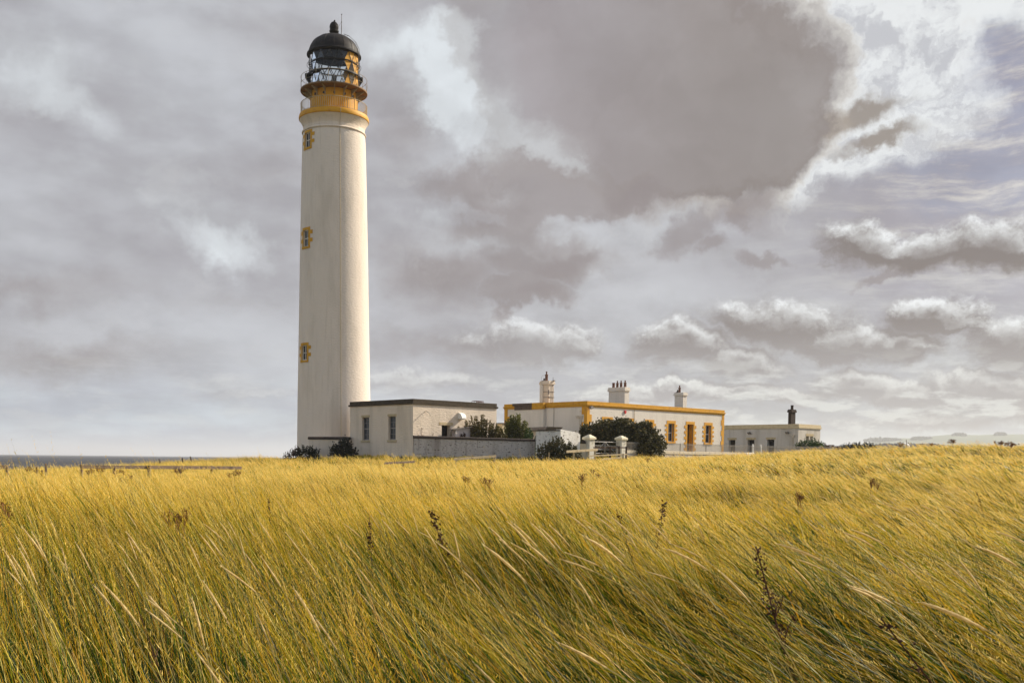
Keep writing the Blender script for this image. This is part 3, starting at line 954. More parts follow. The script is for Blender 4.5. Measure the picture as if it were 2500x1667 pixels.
# ---------------------------------------------------- the ochre-trimmed dwelling
B = Frame(1433.6, 978.6, 98.0, 1232.4, 1768.0, base=1.9)
HB = B.top - B.base
hs = empty('keepers_house', B.o, UA, 'long flat-roofed white house with bright ochre parapet, quoins and window surrounds', 'house')
c6 = lambda x, y: (1380 + x / 5.6, 900 + y / 5.6)
c5 = lambda x, y: (1200 + x / 5.81, 880 + y / 5.81)
PB = .50
ops = []      # (opening, surround) on the right face
for x0, x1, y0, y1, k in ((520, 625, 700, 950, 'w'), (822, 915, 716, 960, 'w'), (1110, 1192, 735, 985, 'w'), (1405, 1487, 748, 997, 'w'), (1665, 1747, 760, 1120, 'd'), (1915, 1992, 773, 1016, 'w')):
    q = list(rectR(B, c6, x0, x1, y0, y1)); 
    if k == 'd': q[2] = .05
    ops.append((q, k))
mb = MB()
shell(mb, B.Lu, B.Lv, -.6, HB - PB, [o_[0] for o_ in ops], [])
# the proud part of the shaded end wall
bA = B.L(*c5(735, 800), -.34)[0]; bB = B.L(*c5(335, 800), -.34)[0]
mb.box(-.34, -.002, bA, bB, -.6, HB - PB - .1)
mb.build('wall', M['house'], hs)
mb = MB(); mb.box(.46, B.Lu - .46, .46, B.Lv - .46, HB - .72, HB - .6); mb.build('roof', M['felt'], hs)
mb = MB(); mb.box(1.2, B.Lu - 1.2, 1.2, B.Lv - 1.0, .0, HB - .75); mb.build('dark_interior', M['inside'], hs)  # box painted near black for the unlit rooms behind the windows
mb = MB()
ring(mb, B.Lu, B.Lv, .05, .45, HB - PB * .50, HB)
ring(mb, B.Lu, B.Lv, .13, .45, HB - PB * .74, HB - PB * .50 - .003)
ring(mb, B.Lu, B.Lv, .07, .45, HB - PB, HB - PB * .74 - .003)
# the stretch of parapet carried forward by the proud wall
dk0 = B.L(*c5(575, 650), -.40)[0]; dk1 = B.L(*c5(298, 650), -.40)[0]
mb.box(-.44, -.135, bA - .05, dk0 - .003, HB - PB - .1, HB - .004)
mb.build('parapet', M['yellow2'], hs, bevel=.012)
mb = MB(); mb.box(-.45, -.134, dk0, dk1, HB - PB * .45, HB - .002); mb.box(-.41, -.134, dk0, dk1 - .25, HB - PB - .12, HB - PB * .45 - .004)
mb.build('unpainted_parapet', M['bare'], hs, bevel=.012)['label'] = 'unpainted dark stone stretch of parapet'


def surround(face, q, k, mat_, parent, w=.23, bw=.26, n=5, out=.03, sill=True):
    a, b, c, d = q
    m_ = MB()
    top = d + .28
    bot = c - (0 if k == 'd' else .16)
    fbox(m_, face, a - w, a, -out, .10, bot + (0 if k == 'd' else .16), d)
    fbox(m_, face, b, b + w, -out, .10, bot + (0 if k == 'd' else .16), d)
    fbox(m_, face, a - w, b + w, -out, .10, d + .001, top)
    if k != 'd': fbox(m_, face, a - w, b + w, -out - .05, .26, bot, c - .001)
    hgt = (d - c) / (2 * n)
    for i in range(n):
        z0 = c + hgt * (2 * i + .6)
        fbox(m_, face, a - w - bw, a - w - .001, -out, .02, z0, z0 + hgt)
        fbox(m_, face, b + w + .001, b + w + bw, -out, .02, z0, z0 + hgt)
    m_.build('surround', mat_, parent, bevel=.006)
    # the painted reveal inside the opening
    r_ = MB()
    dp = .33 if k == 'w' else .54
    fbox(r_, face, a - .002, a + .012, .101, dp, c, d)
    fbox(r_, face, b - .012, b + .002, .101, dp, c, d)
    fbox(r_, face, a + .012, b - .012, .101, dp, d - .012, d + .002)
    r_.build('reveal', mat_, parent)


for q, k in ops:
    surround('R', q, k, M['yellow'], hs, n=6 if k == 'd' else 4)
    if k == 'w': sash(hs, 'R', q[0] + .012, q[1] - .012, q[2], q[3] - .012, .24, M['framew'])
    else:
        mb = MB(); fbox(mb, 'R', q[0] + .02, q[1] - .02, .50, .55, q[2], q[3] - .35)
        fbox(mb, 'R', q[0] + .1, q[1] - .1, .485, .499, q[2] + .3, q[2] + 1.0); fbox(mb, 'R', q[0] + .1, q[1] - .1, .485, .499, q[2] + 1.15, q[3] - .5)
        dd = mb.build('door', M['olddoor'], hs)
        mb = MB(); mb.lathe([(.0, -.03), (.03, -.02), (.03, .02), (.0, .03)], 8); kn = mb.build('handle', M['galv'], dd); kn.location = (q[1] - .12, .46, q[2] + 1.05)
        mb = MB(); fbox(mb, 'R', q[0] + .02, q[1] - .02, .50, .53, q[3] - .34, q[3] - .01); mb.build('fanlight', M['glass'], hs)
# corner quoins
mb = MB()
nq = 7; hq = (HB - PB + .3) / nq
for i in range(nq):
    z0 = -.3 + hq * i
    lo, hi = (.62, .34) if i % 2 else (.34, .62)
    z1 = min(z0 + hq, HB - PB - .002) - .001
    mb.add([(-.03, -.03, z0), (lo, -.03, z0), (lo, .02, z0), (.02, .02, z0), (.02, hi, z0), (-.03, hi, z0)] + [(-.03, -.03, z1), (lo, -.03, z1), (lo, .02, z1), (.02, .02, z1), (.02, hi, z1), (-.03, hi, z1)],
           [(5, 4, 3, 2, 1, 0), (6, 7, 8, 9, 10, 11)] + [(j, (j + 1) % 6, (j + 1) % 6 + 6, j + 6) for j in range(6)])
mb.build('quoin', M['yellow'], hs)
mb = MB()
for i in range(9):
    z0 = -.3 + (HB - PB + .3) / 9 * i; lo = .50 if i % 2 else .34
    mb.box(B.Lu - lo, B.Lu + .03, -.03, .02, z0, z0 + (HB - PB + .3) / 9 - .002)
mb.build('quoin', M['yellow'], hs)
mb = MB()
for i in range(7):
    z0 = -.3 + (HB - PB + .3) / 7 * i; lo = .68 if i % 2 else .42
    mb.box(-.03, .02, B.Lv - lo, B.Lv + .03, z0, z0 + (HB - PB + .3) / 7 - .002)
mb.build('quoin', M['yellow'], hs)
# pipe, alarm, floodlight, meter
pa = B.R(*c6(943, 600))[0]; mb = MB(); mb.tube([(pa, -.05, .1), (pa, -.05, HB - PB)], .022, 6); mb.build('downpipe', M['sand'], hs)
pa = B.L(*c5(887, 800))[0]; mb = MB(); mb.tube([(-.04, pa, .1), (-.04, pa, HB - PB)], .022, 6); mb.build('conduit', M['grey_metal'], hs)
al = B.R(*c6(815, 590)); mb = MB()
mb.prism([(-.13, .14), (.13, .14), (.14, -.02), (.05, -.17), (-.05, -.17), (-.14, -.02)], lambda p, k: (al[0] + p[0], -.10 if k else -.02, al[1] + p[1]))
mb.build('alarm_box', M['red'], hs, bevel=.01)
fl = B.R(*c6(325, 530)); mb = MB()
mb.bar((fl[0], 0, fl[1]), (fl[0], -.22, fl[1] + .02), .04, .04)
mb.prism([(-.12, -.10), (.12, -.14), (.14, .10), (-.10, .12)], lambda p, k: (fl[0] - .16 + k * .32, -.28 + p[0], fl[1] + p[1]))
mb.build('floodlight', M['iron'], hs)
mt = B.L(*c5(1250, 780)); mb = MB()
mb.box(-.16, 0, mt[0] - .42, mt[0] + .42, mt[1] - .06, mt[1]); mb.box(-.14, 0, mt[0] - .36, mt[0] + .3, mt[1] - .22, mt[1] - .12)
mb.tube([(-.05, mt[0] - .25, mt[1] - .2), (-.05, mt[0] - .25, .3)], .03, 6); mb.tube([(-.05, mt[0] - .05, mt[1] - .2), (-.05, mt[0] - .05, .3)], .02, 6)
mb.tube([(-.06, mt[0] - .1, mt[1] + .4), (-.0, mt[0] - .1, mt[1] + .4)], .06, 8)
mb.build('meter_box', M['pale_metal'], hs)


def pot_mesh(mb, x, y, z, r, h, nozzle=True):
    pr = [(r * .95, z), (r * .82, z + h * .12), (r * .78, z + h * .72), (r * .92, z + h * .76), (r * .92, z + h * .84), (r * .7, z + h * .86)]
    if nozzle: pr += [(r * .42, z + h * .9), (r * .38, z + h * 1.15), (r * .5, z + h * 1.17), (r * .5, z + h * 1.25), (r * .3, z + h * 1.25)]
    else: pr += [(r * .62, z + h * .70)]
    mb.lathe(pr, 14, (x, y))


def chimney(bld, F, pxn, pyt, Y, pxl, pxr, cap_h, cap_out, mat_, pots, pmat, split_cap=None):
    """a stack on a roof; local frame of the building"""
    N = at(pxn, pyt, Y)
    Lv = length_to(N, VD, pxl); Lu = length_to(N, UD, pxr)
    o = N - F.o
    x, y, zt = o.dot(UD), o.dot(VD), N.z - F.base
    m_ = MB(); m_.box(x, x + Lu, y, y + Lv, F.top - F.base - 1.1, zt - cap_h)
    ch = m_.build('chimney', mat_, bld)
    m_ = MB()
    m_.box(x - cap_out, x + Lu + cap_out, y - cap_out, y + Lv + cap_out, zt - cap_h + .001, zt - cap_h * .42)
    m_.box(x - cap_out * .55, x + Lu + cap_out * .55, y - cap_out * .55, y + Lv + cap_out * .55, zt - cap_h * .42 + .001, zt)
    m_.build('cap', split_cap or mat_, ch, bevel=.012)
    for (t, r, h, nz) in pots:
        m_ = MB(); pot_mesh(m_, x + Lu / 2, y + Lv * (1 - t), zt, r, h, nz); m_.build('chimney_pot', pmat, ch, smooth=40)
    return ch, x, y, Lu, Lv, zt


chimney(hs, B, 1525.5, 944.5, 104.8, 1486.3, 1536.3, .38, .09, M['house'], [(.16, .165, .56, False), (.40, .155, .52, True), (.63, .155, .52, True), (.88, .16, .52, True)], M['pot'])
ch2 = chimney(hs, B, 1668.0, 957.5, 111.3, 1647.3, 1677.0, .32, .09, M['house'], [(.35, .15, .60, True)], M['pot'])
m_ = MB(); m_.lathe([(.0, ch2[5] + .30), (.07, ch2[5] + .29), (.07, ch2[5] + .14), (.28, ch2[5])], 10, (ch2[1] + ch2[3] / 2, ch2[2] + ch2[4] * .88)); m_.build('chimney_pot', M['soot'], ch2[0])
ch3 = chimney(hs, B, 1340.0, 929.0, 102.4, 1319.5, 1352.3, .34, .10, M['white'], [(.42, .17, .72, True)], M['pot'])
ch, x, y, Lu, Lv, zt = ch3
m_ = MB()
m_.lathe([(.0, zt + .28), (.08, zt + .27), (.07, zt + .10), (.35, zt + .0)], 10, (x + Lu / 2, y + Lv * .86)); m_.build('chimney_pot', M['soot'], ch)
m_ = MB()
for zz in (zt - 1.05, zt - 1.56):
    m_.box(x - .035, x - .001, y - .035, y + Lv + .06, zz, zz + .045); m_.box(x - .001, x + Lu + .04, y - .035, y - .001, zz, zz + .045)
m_.bar((x - .05, y - .05, zt - .85), (x - .05, y - .05, zt - 1.3), .09, .09)
m_.box(x - .08, x + .1, y - .16, y - .04, zt - 1.62, zt - 1.50)
m_.build('iron_strap', M['iron'], ch)
m_ = MB()
m_.tube([(x + Lu * .75, y - .06, zt + .35), (x + Lu * .75, y - .06, HB - .3)], .022, 5)
m_.tube([(x + .02, y + Lv * .9, zt - .2), (x + .02, y + Lv * .9, zt + .42), (x + .1, y + Lv * .82, zt + .52), (x + .1, y + Lv * .45, zt + .52)], .012, 4)
m_.box(x + Lu * .62, x + Lu * .95, y - .22, y - .08, zt - .03, zt + .06)
m_.build('aerial_bracket', M['iron'], ch)
m_ = MB(); m_.box(x - .14, x - .003, y + Lv * .62, y + Lv * .96, HB - .01, zt - .36); m_.build('flue_strip', M['house'], ch)

# ---------------------------------------------------- the low outbuilding on the right
C = Frame(1949.7, 1034.5, 122.0, 1768.3, 2003.3, base=2.0)
HC = C.top - C.base
C.Lv += 2.0
lowb = empty('outbuilding', C.o, UA, 'low white outbuilding with three dark doorways and a sooty chimney, behind the railings', 'building')
c7 = lambda x, y: (1740 + x / 6.533, 960 + y / 6.533)
dl = []
for x0, x1, y0 in ((255, 358, 742), (555, 663, 740), (868, 980, 737)):
    q = list(rectL(C, c7, x0, x1, y0, 900)); q[2] = .1; dl.append(q)
wr = [rectR(C, c7, 1490, 1535, 682, 768), rectR(C, c7, 1553, 1600, 684, 770)]
mb = MB(); shell(mb, C.Lu, C.Lv, -.8, HC - .48, wr, dl); mb.build('wall', M['low'], lowb)
mb = MB(); mb.box(.46, C.Lu - .46, .46, C.Lv - .46, HC - .7, HC - .55); mb.build('roof', M['felt'], lowb)
mb = MB(); mb.box(1.2, C.Lu - .8, .9, C.Lv - .8, 0, HC - .75); mb.build('dark_interior', M['inside'], lowb)  # near-black filling for the dark interior
mb = MB(); ring(mb, C.Lu, C.Lv, .04, .45, HC - .25, HC); ring(mb, C.Lu, C.Lv, .10, .45, HC - .48, HC - .253); mb.build('parapet', M['cream'], lowb, bevel=.012)
for q in dl:
    a, b, c, d = q
    mb = MB(); fbox(mb, 'L', a - .18, b + .18, -.02, .1, d + .002, d + .26); mb.build('lintel', M['sand'], lowb)
    mb = MB(); fbox(mb, 'L', a, b, .42, .46, c, d); mb.build('door', M['inside'], lowb)  # near-black sheet painted as the dark inside the doorway
a, b = wr[0][0], wr[1][1]
mb = MB(); fbox(mb, 'R', a - .1, b + .1, -.02, .1, wr[0][3] + .002, wr[0][3] + .28); mb.build('lintel', M['sand'], lowb)
for q in wr: sash(lowb, 'R', *q, .3, M['sand'])
for x_, y_ in ((600, 635), (1205, 628)):
    p_ = C.L(*c7(x_, y_)); mb = MB()
    mb.bar((0, p_[0], p_[1] + .1), (-.2, p_[0], p_[1] + .12), .05, .05)
    mb.prism([(-.12, .10), (.10, .02), (.12, -.12), (-.08, -.02)], lambda p, k: (-.26 + p[0], p_[0] - .2 + .4 * k, p_[1] + p[1]))
    mb.build('floodlight', M['iron'], lowb)
p_ = C.L(*c7(1285, 670)); mb = MB()
mb.box(-.16, 0, p_[0] - .24, p_[0] + .24, p_[1] + .0, p_[1] + .07); mb.box(-.13, 0, p_[0] - .18, p_[0] + .18, p_[1] - .22, p_[1] - .04)
mb.tube([(-.06, p_[0] - .05, p_[1] - .2), (-.06, p_[0] - .05, .2)], .035, 6); mb.tube([(-.06, p_[0] + .08, p_[1] - .2), (-.06, p_[0] + .08, .8)], .025, 6)
mb.build('meter_box', M['pale_metal'], lowb)
chimney(lowb, C, 1932.0, 999.0, 125.5, 1924.8, 1942.6, .34, .10, M['soot'], [(.5, .20, .58, False)], M['soot'])

# ------------------------------------------------------------------ the lighthouse
LY = 94.0
LC = at(815.6, 1100, LY); LX = LC.x
LB = 1.4                                        # local zero of the tower
lh = empty('lighthouse', (LX, LY, LB), 0, 'tall white round lighthouse with ochre galleries and a black domed lantern', 'lighthouse')
TOC = math.atan2(-LY, -LX)                      # direction from the tower to the viewer
LZ = lambda py: zat(815.6, py, LY) - LB         # silhouette height -> local z
DD = lambda s: s * 2500 / 2352
prof = [(3.20, -1.2), (3.13, LZ(DD(1010))), (3.09, LZ(DD(920))), (2.985, LZ(DD(770))), (2.875, LZ(DD(600))), (2.76, LZ(DD(450))), (2.655, LZ(352)), (2.60, LZ(331))]


def rad(z): return float(np.interp(z, [p[1] for p in prof], [p[0] for p in prof]))


# three windows climbing the tower, all on the same bearing
WPH = TOC - R(55.0)
wins = []
for pt, pb, yy in ((326.7, 363.0, 92.5), (563.0, 604.0, 92.3), (843.7, 880.5, 92.3)):
    z1 = zat(752, pt, yy) - LB; z0 = zat(752, pb, yy) - LB
    r_ = rad((z0 + z1) / 2); hw = .37 / r_
    wins.append((WPH - hw, WPH + hw, z0, z1))
phis = sorted({(TOC + 2 * math.pi * k / 96) % (2 * math.pi) for k in range(96)} | {w[i] % (2 * math.pi) for w in wins for i in (0, 1)})
zs = sorted({*np.linspace(prof[0][1], prof[-1][1], 60).tolist(), *[p[1] for p in prof], *[w[i] for w in wins for i in (2, 3)]})
mb = MB()
vs = [(rad(z) * math.cos(a), rad(z) * math.sin(a), z) for z in zs for a in phis]
n = len(phis); fs = []
for j in range(len(zs) - 1):
    for k in range(n):
        k2 = (k + 1) % n
        am = phis[k] + ((phis[k2] - phis[k]) % (2 * math.pi)) / 2; zm = (zs[j] + zs[j + 1]) / 2
        if any(((am - w[0]) % (2 * math.pi)) < (w[1] - w[0]) and w[2] < zm < w[3] for w in wins): continue
        fs.append((j * n + k, j * n + k2, (j + 1) * n + k2, (j + 1) * n + k))
mb.add(vs, fs)
mb.build('tower', M['tower'], lh, smooth=30)


def curved(mb, a0, a1, z0, z1, out, thick=.06):
    m_ = max(2, int((a1 - a0) / .05) + 1)
    vs, fs = [], []
    for i in range(m_ + 1):
        a = a0 + (a1 - a0) * i / m_
        for (rr_, z) in ((rad(z0) - thick, z0), (rad(z0) + out, z0), (rad(z1) + out, z1), (rad(z1) - thick, z1)):
            vs.append((rr_ * math.cos(a), rr_ * math.sin(a), z))
    for i in range(m_):
        o = 4 * i
        fs += [(o + k, o + (k + 1) % 4, o + 4 + (k + 1) % 4, o + 4 + k) for k in range(4)]
    fs += [(0, 1, 2, 3), (4 * m_ + 3, 4 * m_ + 2, 4 * m_ + 1, 4 * m_)]
    mb.add(vs, fs)


for a0, a1, z0, z1 in wins:
    r_ = rad((z0 + z1) / 2); e_ = .19 / r_; q_ = .27 / r_
    mb = MB()
    curved(mb, a0 - e_, a0 - .001, z0, z1, .03); curved(mb, a1 + .001, a1 + e_, z0, z1, .03)
    curved(mb, a0 - e_, a1 + e_, z1 + .002, z1 + .20, .03); curved(mb, a0 - e_, a1 + e_, z0 - .17, z0 - .002, .06)
    h_ = (z1 - z0) / 4.4
    for zz in (z1 - h_ * 1.2, z1 - h_ * 3.3):
        curved(mb, a0 - e_ - q_, a0 - e_ - .001, zz, zz + h_, .03); curved(mb, a1 + e_ + .001, a1 + e_ + q_, zz, zz + h_, .03)
    mb.build('window_surround', M['yellow2'], lh)
    # window set back in a splayed opening
    c_, s_ = math.cos(WPH), math.sin(WPH)
    T = lambda w_, d_, z: (c_ * (r_ - d_) - s_ * w_, s_ * (r_ - d_) + c_ * w_, z)
    hw = .37
    mb = MB()
    for sg in (-1, 1):
        mb.add([T(sg * hw, -.01, z0), T(sg * hw, .5, z0), T(sg * hw, .5, z1), T(sg * hw, -.01, z1)], [(0, 1, 2, 3)])
    mb.add([T(-hw, -.01, z0), T(hw, -.01, z0), T(hw, .5, z0), T(-hw, .5, z0)], [(0, 1, 2, 3)])
    mb.add([T(-hw, -.01, z1), T(hw, -.01, z1), T(hw, .5, z1), T(-hw, .5, z1)], [(0, 1, 2, 3)])
    mb.build('reveal', M['white'], lh)
    mb = MB()
    for (wa, wb, za, zb) in ((-hw, -hw + .06, z0, z1), (hw - .06, hw, z0, z1), (-hw + .06, hw - .06, z1 - .06, z1), (-hw + .06, hw - .06, z0, z0 + .08), (-hw + .06, hw - .06, (z0 + z1) / 2 - .03, (z0 + z1) / 2 + .03), (-.02, .02, z0 + .08, z1 - .06)):
        mb.prism([(wa, za), (wb, za), (wb, zb), (wa, zb)], lambda p, k: T(p[0], .12 + .07 * k, p[1]))
    fo = mb.build('window', M['framew'], lh)
    mb = MB(); mb.prism([(-hw + .05, z0 + .05), (hw - .05, z0 + .05), (hw - .05, z1 - .05), (-hw + .05, z1 - .05)], lambda p, k: T(p[0], .15 + .012 * k, p[1]))
    mb.build('pane', M['glass'], fo)

# corbelled head of the tower
zl, zc, zb_, zt_ = LZ(331), LZ(311.5), LZ(299.6), LZ(287)
pr = [(2.60, zl - .02), (2.68, zl - .02), (2.70, zl + .05), (2.66, zl + .12), (2.60, zl + .16), (2.56, zl + .45), (2.55, (zl + zc) / 2)]
for t in np.linspace(0, 1, 9): pr.append((2.56 + .32 * t ** 1.8, (zl + zc) / 2 + ((zb_ - (zl + zc) / 2)) * t))
mb = MB(); mb.lathe(pr, 96); mb.build('corbel', M['white'], lh, smooth=35)
mb = MB(); mb.lathe([(2.0, zb_ - .01), (2.86, zb_ - .01), (2.93, zb_ + .05), (2.95, zb_ + .18), (2.90, zt_ - .04), (2.88, zt_), (1.5, zt_ + .02)], 96)
mb.build('gallery_slab', M['yellow'], lh, smooth=35)
# lower railing
rh = LZ(259.7) - zt_
mb = MB()
for k in range(100):
    a = 2 * math.pi * k / 100
    mb.tube([(2.77 * math.cos(a), 2.77 * math.sin(a), zt_ - .02), (2.77 * math.cos(a), 2.77 * math.sin(a), zt_ + rh)], .016, 4)
gr = None
mr = MB()
for rz_, rr_ in ((rh, .026), (.10, .018)):
    mr.tube([(2.77 * math.cos(a), 2.77 * math.sin(a), zt_ + rz_) for a in np.linspace(0, 2 * math.pi, 73)], rr_, 5, cap=False)
gr = mr.build('gallery_railing', M['sand'], lh)
mb.build('baluster', M['sand'], gr)
# watch-room drum
zd = LZ(232)
mb = MB(); mb.lathe([(1.98, zt_), (1.98, zd)], 96); mb.lathe([(2.02, zt_ + .02), (2.02, zt_ + .14), (1.985, zt_ + .17)], 96)
for k in range(16):
    a = 2 * math.pi * k / 16
    c_, s_ = math.cos(a), math.sin(a)
    mb.prism([(-.02, 0), (.02, 0), (.02, .03), (-.02, .03)], lambda p, q: (c_ * (1.975 + p[1]) - s_ * p[0], s_ * (1.975 + p[1]) + c_ * p[0], zt_ + .1 + q * (zd - zt_ - .1)))
mb.build('watch_room', M['yellow'], lh, smooth=35)
zv = LZ(244.5)
for k in range(14):
    a = TOC + 2 * math.pi * (k + .02) / 14
    c_, s_ = math.cos(a), math.sin(a); mb = MB()
    mb.prism([(-.075, -.09), (.075, -.09), (.075, .09), (-.075, .09)], lambda p, q: (c_ * (1.97 + .05 * q) - s_ * p[0], s_ * (1.97 + .05 * q) + c_ * p[0], zv + p[1]))
    mb.build('ventilator', M['black'], lh)
# lantern gallery: plate, brackets, railing
zg = LZ(227.8)
mb = MB(); mb.lathe([(1.6, zg - .10), (2.70, zg - .06), (2.79, zg - .05), (2.81, zg + .0), (2.80, zg + .07), (1.8, zg + .09)], 96)
mb.build('lantern_gallery', M['under'], lh, smooth=35)
for k in range(16):
    a = TOC + 2 * math.pi * k / 16 + .02
    c_, s_ = math.cos(a), math.sin(a); mb = MB()
    mb.prism([(1.97, zg - .75), (2.03, zg - .75), (2.12, zg - .45), (2.62, zg - .16), (2.66, zg - .075), (1.97, zg - .11)], lambda p, q: (c_ * p[0] - s_ * (.035 - .07 * q), s_ * p[0] + c_ * (.035 - .07 * q), p[1]))
    mb.build('bracket', M['brack'], lh)
mr = MB()
for rz_, rr_ in ((1.10, .018), (.55, .012)):
    mr.tube([(2.76 * math.cos(a), 2.76 * math.sin(a), zg + rz_) for a in np.linspace(0, 2 * math.pi, 73)], rr_, 5, cap=False)
for k in range(16):
    a = 2 * math.pi * k / 16
    mr.tube([((2.76 + b_) * math.cos(a), (2.76 + b_) * math.sin(a), zg + z_) for b_, z_ in ((0, .05), (.05, .5), (0, 1.1))], .015, 4)
mr.build('lantern_railing', M['brack'], lh)
# lantern
ze, zr1, zr2, z0_ = LZ(139.5), LZ(163.5), LZ(190.5), zg + .09
RL = 2.05
mb = MB(); mb.lathe([(RL + .04, z0_), (RL + .05, z0_ + .16), (RL - .04, z0_ + .2), (RL - .06, z0_)], 64); mb.build('lantern_sill', M['grey_metal'], lh, smooth=35)
NL = 16
rows = [z0_ + .14, zr2, zr1, ze]
P_ = lambda k, z, r=RL: (r * math.cos(TOC + 2 * math.pi * k / NL), r * math.sin(TOC + 2 * math.pi * k / NL), z)
bars = MB(); glass = MB(); yel = MB(); yb = MB()
for i in range(3):
    za, zb2 = rows[i], rows[i + 1]
    sh_ = .5 * (i % 2)
    for k in range(NL):
        kk = k + sh_ + .04
        # up-pointing and down-pointing triangles
        bars.tube([P_(kk, za), P_(kk + .5, zb2)], .030, 5); bars.tube([P_(kk + 1, za), P_(kk + .5, zb2)], .030, 5)
        for tri, kc in (([P_(kk, za), P_(kk + 1, za), P_(kk + .5, zb2)], kk + .5), ([P_(kk + .5, zb2), P_(kk + 1.5, zb2), P_(kk + 1, za)], kk + 1)):
            m_ = ((kc + NL / 2) % NL) - NL / 2          # 0 = towards the viewer, positive to the right
            deg = m_ * 360 / NL
            up_ = tri[0][2] == za
            opaque = (26 < deg < 150) and not (i == 1 and up_ and 40 < deg < 60) and not (i == 0 and not up_ and 36 < deg < 58)
            inw = [(p[0] * .985, p[1] * .985, p[2]) for p in tri]
            if opaque: yel.add([*tri, *inw], [(0, 1, 2), (5, 4, 3), (0, 3, 4, 1), (1, 4, 5, 2), (2, 5, 3, 0)])
            else: glass.add(tri, [(0, 1, 2)])
for z_, rr_ in ((zr1, RL + .02), (zr2, RL + .03)):
    bars.tube([(rr_ * math.cos(a), rr_ * math.sin(a), z_) for a in np.linspace(0, 2 * math.pi, 65)], .038, 6, cap=False)
la = empty('lantern', (0, 0, 0)); la.parent = lh
bars.build('astragal', M['black'], la)
glass.build('glazing', M['lglass'], la)
yel.build('blank_panel', M['yellow'], la)
# the ring walkway outside the panes and its grab rails
mb = MB(); mb.lathe([(RL + .07, zr2 - .05), (RL + .24, zr2 - .05), (RL + .24, zr2 + .03), (RL + .07, zr2 + .03), (RL + .07, zr2 - .05)], 64)
for k in (-4.1, -3.8, 3.9, 4.2, -6, -8, 6):
    a = TOC + 2 * math.pi * k / NL
    c_, s_ = math.cos(a), math.sin(a)
    mb.prism([(RL, zr2 - .55), (RL + .12, zr2 - .5), (RL + .36, zr2 - .12), (RL + .38, zr2 + .12), (RL + .1, zr2 + .2), (RL, zr2 + .2)], lambda p, q: (c_ * p[0] - s_ * (.05 - .1 * q), s_ * p[0] + c_ * (.05 - .1 * q), p[1]))
mb.build('cleaning_walkway', M['black'], la)
mb = MB()
mb.tube([((RL + .2) * math.cos(a), (RL + .2) * math.sin(a), zr1 - .02) for a in np.linspace(0, 2 * math.pi, 65)], .02, 5, cap=False)
for k in range(8):
    a = TOC + 2 * math.pi * (k + .5) / 8
    c_, s_ = math.cos(a), math.sin(a)
    mb.tube([(RL * c_, RL * s_, zr1 + .22), ((RL + .2) * c_, (RL + .2) * s_, zr1 + .12), ((RL + .22) * c_, (RL + .22) * s_, zr1 - .3), (RL * c_, RL * s_, zr1 - .42)], .022, 5)
mb.build('grab_rail', M['black'], la)
# lamp apparatus and floor inside
mb = MB(); mb.lathe([(.12, z0_), (.14, z0_ + .5), (.10, z0_ + .6), (.10, z0_ + .8)], 12); mb.lathe([(.12, z0_ + .8), (.2, z0_ + .9), (.22, z0_ + 1.1), (.2, z0_ + 1.3), (.0, z0_ + 1.4)], 16)
mb.build('lens', M['grey_metal'], la, smooth=30)
# dome
za_ = LZ(86.5)
mb = MB()
mb.lathe([(RL - .05, ze - .02), (RL + .13, ze - .05), (RL + .22, ze), (RL + .22, ze + .10), (RL + .10, ze + .16)] + [((RL + .07) * math.cos(t), ze + .15 + (za_ - ze - .15) * math.sin(t)) for t in np.linspace(.03, math.pi / 2 - .12, 14)], 64)
for k in range(16):
    a = TOC + 2 * math.pi * k / 16
    mb.tube([((RL + .08) * math.cos(t) * math.cos(a), (RL + .08) * math.cos(t) * math.sin(a), ze + .15 + (za_ - ze - .15) * math.sin(t)) for t in np.linspace(.03, 1.4, 10)], .018, 4)
dm = mb.build('dome', M['dome'], lh, smooth=40)
mb = MB()
zb0 = LZ(66.6)
mb.lathe([(.30, za_ - .14), (.26, za_ + .02), (.20, za_ + .10), (.34, LZ(80.5)), (.40, LZ(78.5)), (.40, LZ(76)), (.34, LZ(75)), (.37, LZ(70)), (.38, zb0), (.34, LZ(61)), (.22, LZ(56)), (.08, LZ(53.6)), (.0, LZ(53.4))], 28)
mb.build('ball_vent', M['dome'], dm, smooth=40)
mb = MB(); mb.tube([(.0, 0, LZ(54)), (.05, 0, LZ(51.5)), (.07, 0, LZ(50))], [.05, .08, .05], 7); mb.build('finial', M['dome'], dm)
mb = MB()
vx = (833.5 - 815.6) / F_PX * LY
mb.tube([(vx, 0, za_ - .55), (vx, 0, LZ(36))], .022, 5); mb.tube([(vx - .08, 0, za_ - .5), (vx - .01, 0, LZ(54))], .012, 4)
mb.tube([(.36, 0, LZ(66)), (vx, 0, LZ(54))], .012, 4); mb.box(vx - .04, vx + .04, -.04, .04, LZ(55.5), LZ(53.5))
mb.tube([(vx - .05, 0, LZ(36)), (vx + .06, 0, LZ(35.2))], .03, 5)
mb.build('lightning_rod', M['iron'], dm)
# dome ladder, curving down the right side
a = TOC + R(62)
mb = MB()
for da in (-.05, .05):
    c_, s_ = math.cos(a + da), math.sin(a + da)
    path = [(RL * .45, za_ - .02), (RL * .7, za_ - .25), (RL * .98, ze + 1.0), (RL * 1.12, ze + .45), (RL * 1.14, ze), (RL * 1.14, z0_ + 1.1), (RL * 1.14, z0_ + .1)]
    mb.tube([(p[0] * c_, p[0] * s_, p[1]) for p in path], .018, 5)
mb.build('dome_ladder', M['iron'], lh)
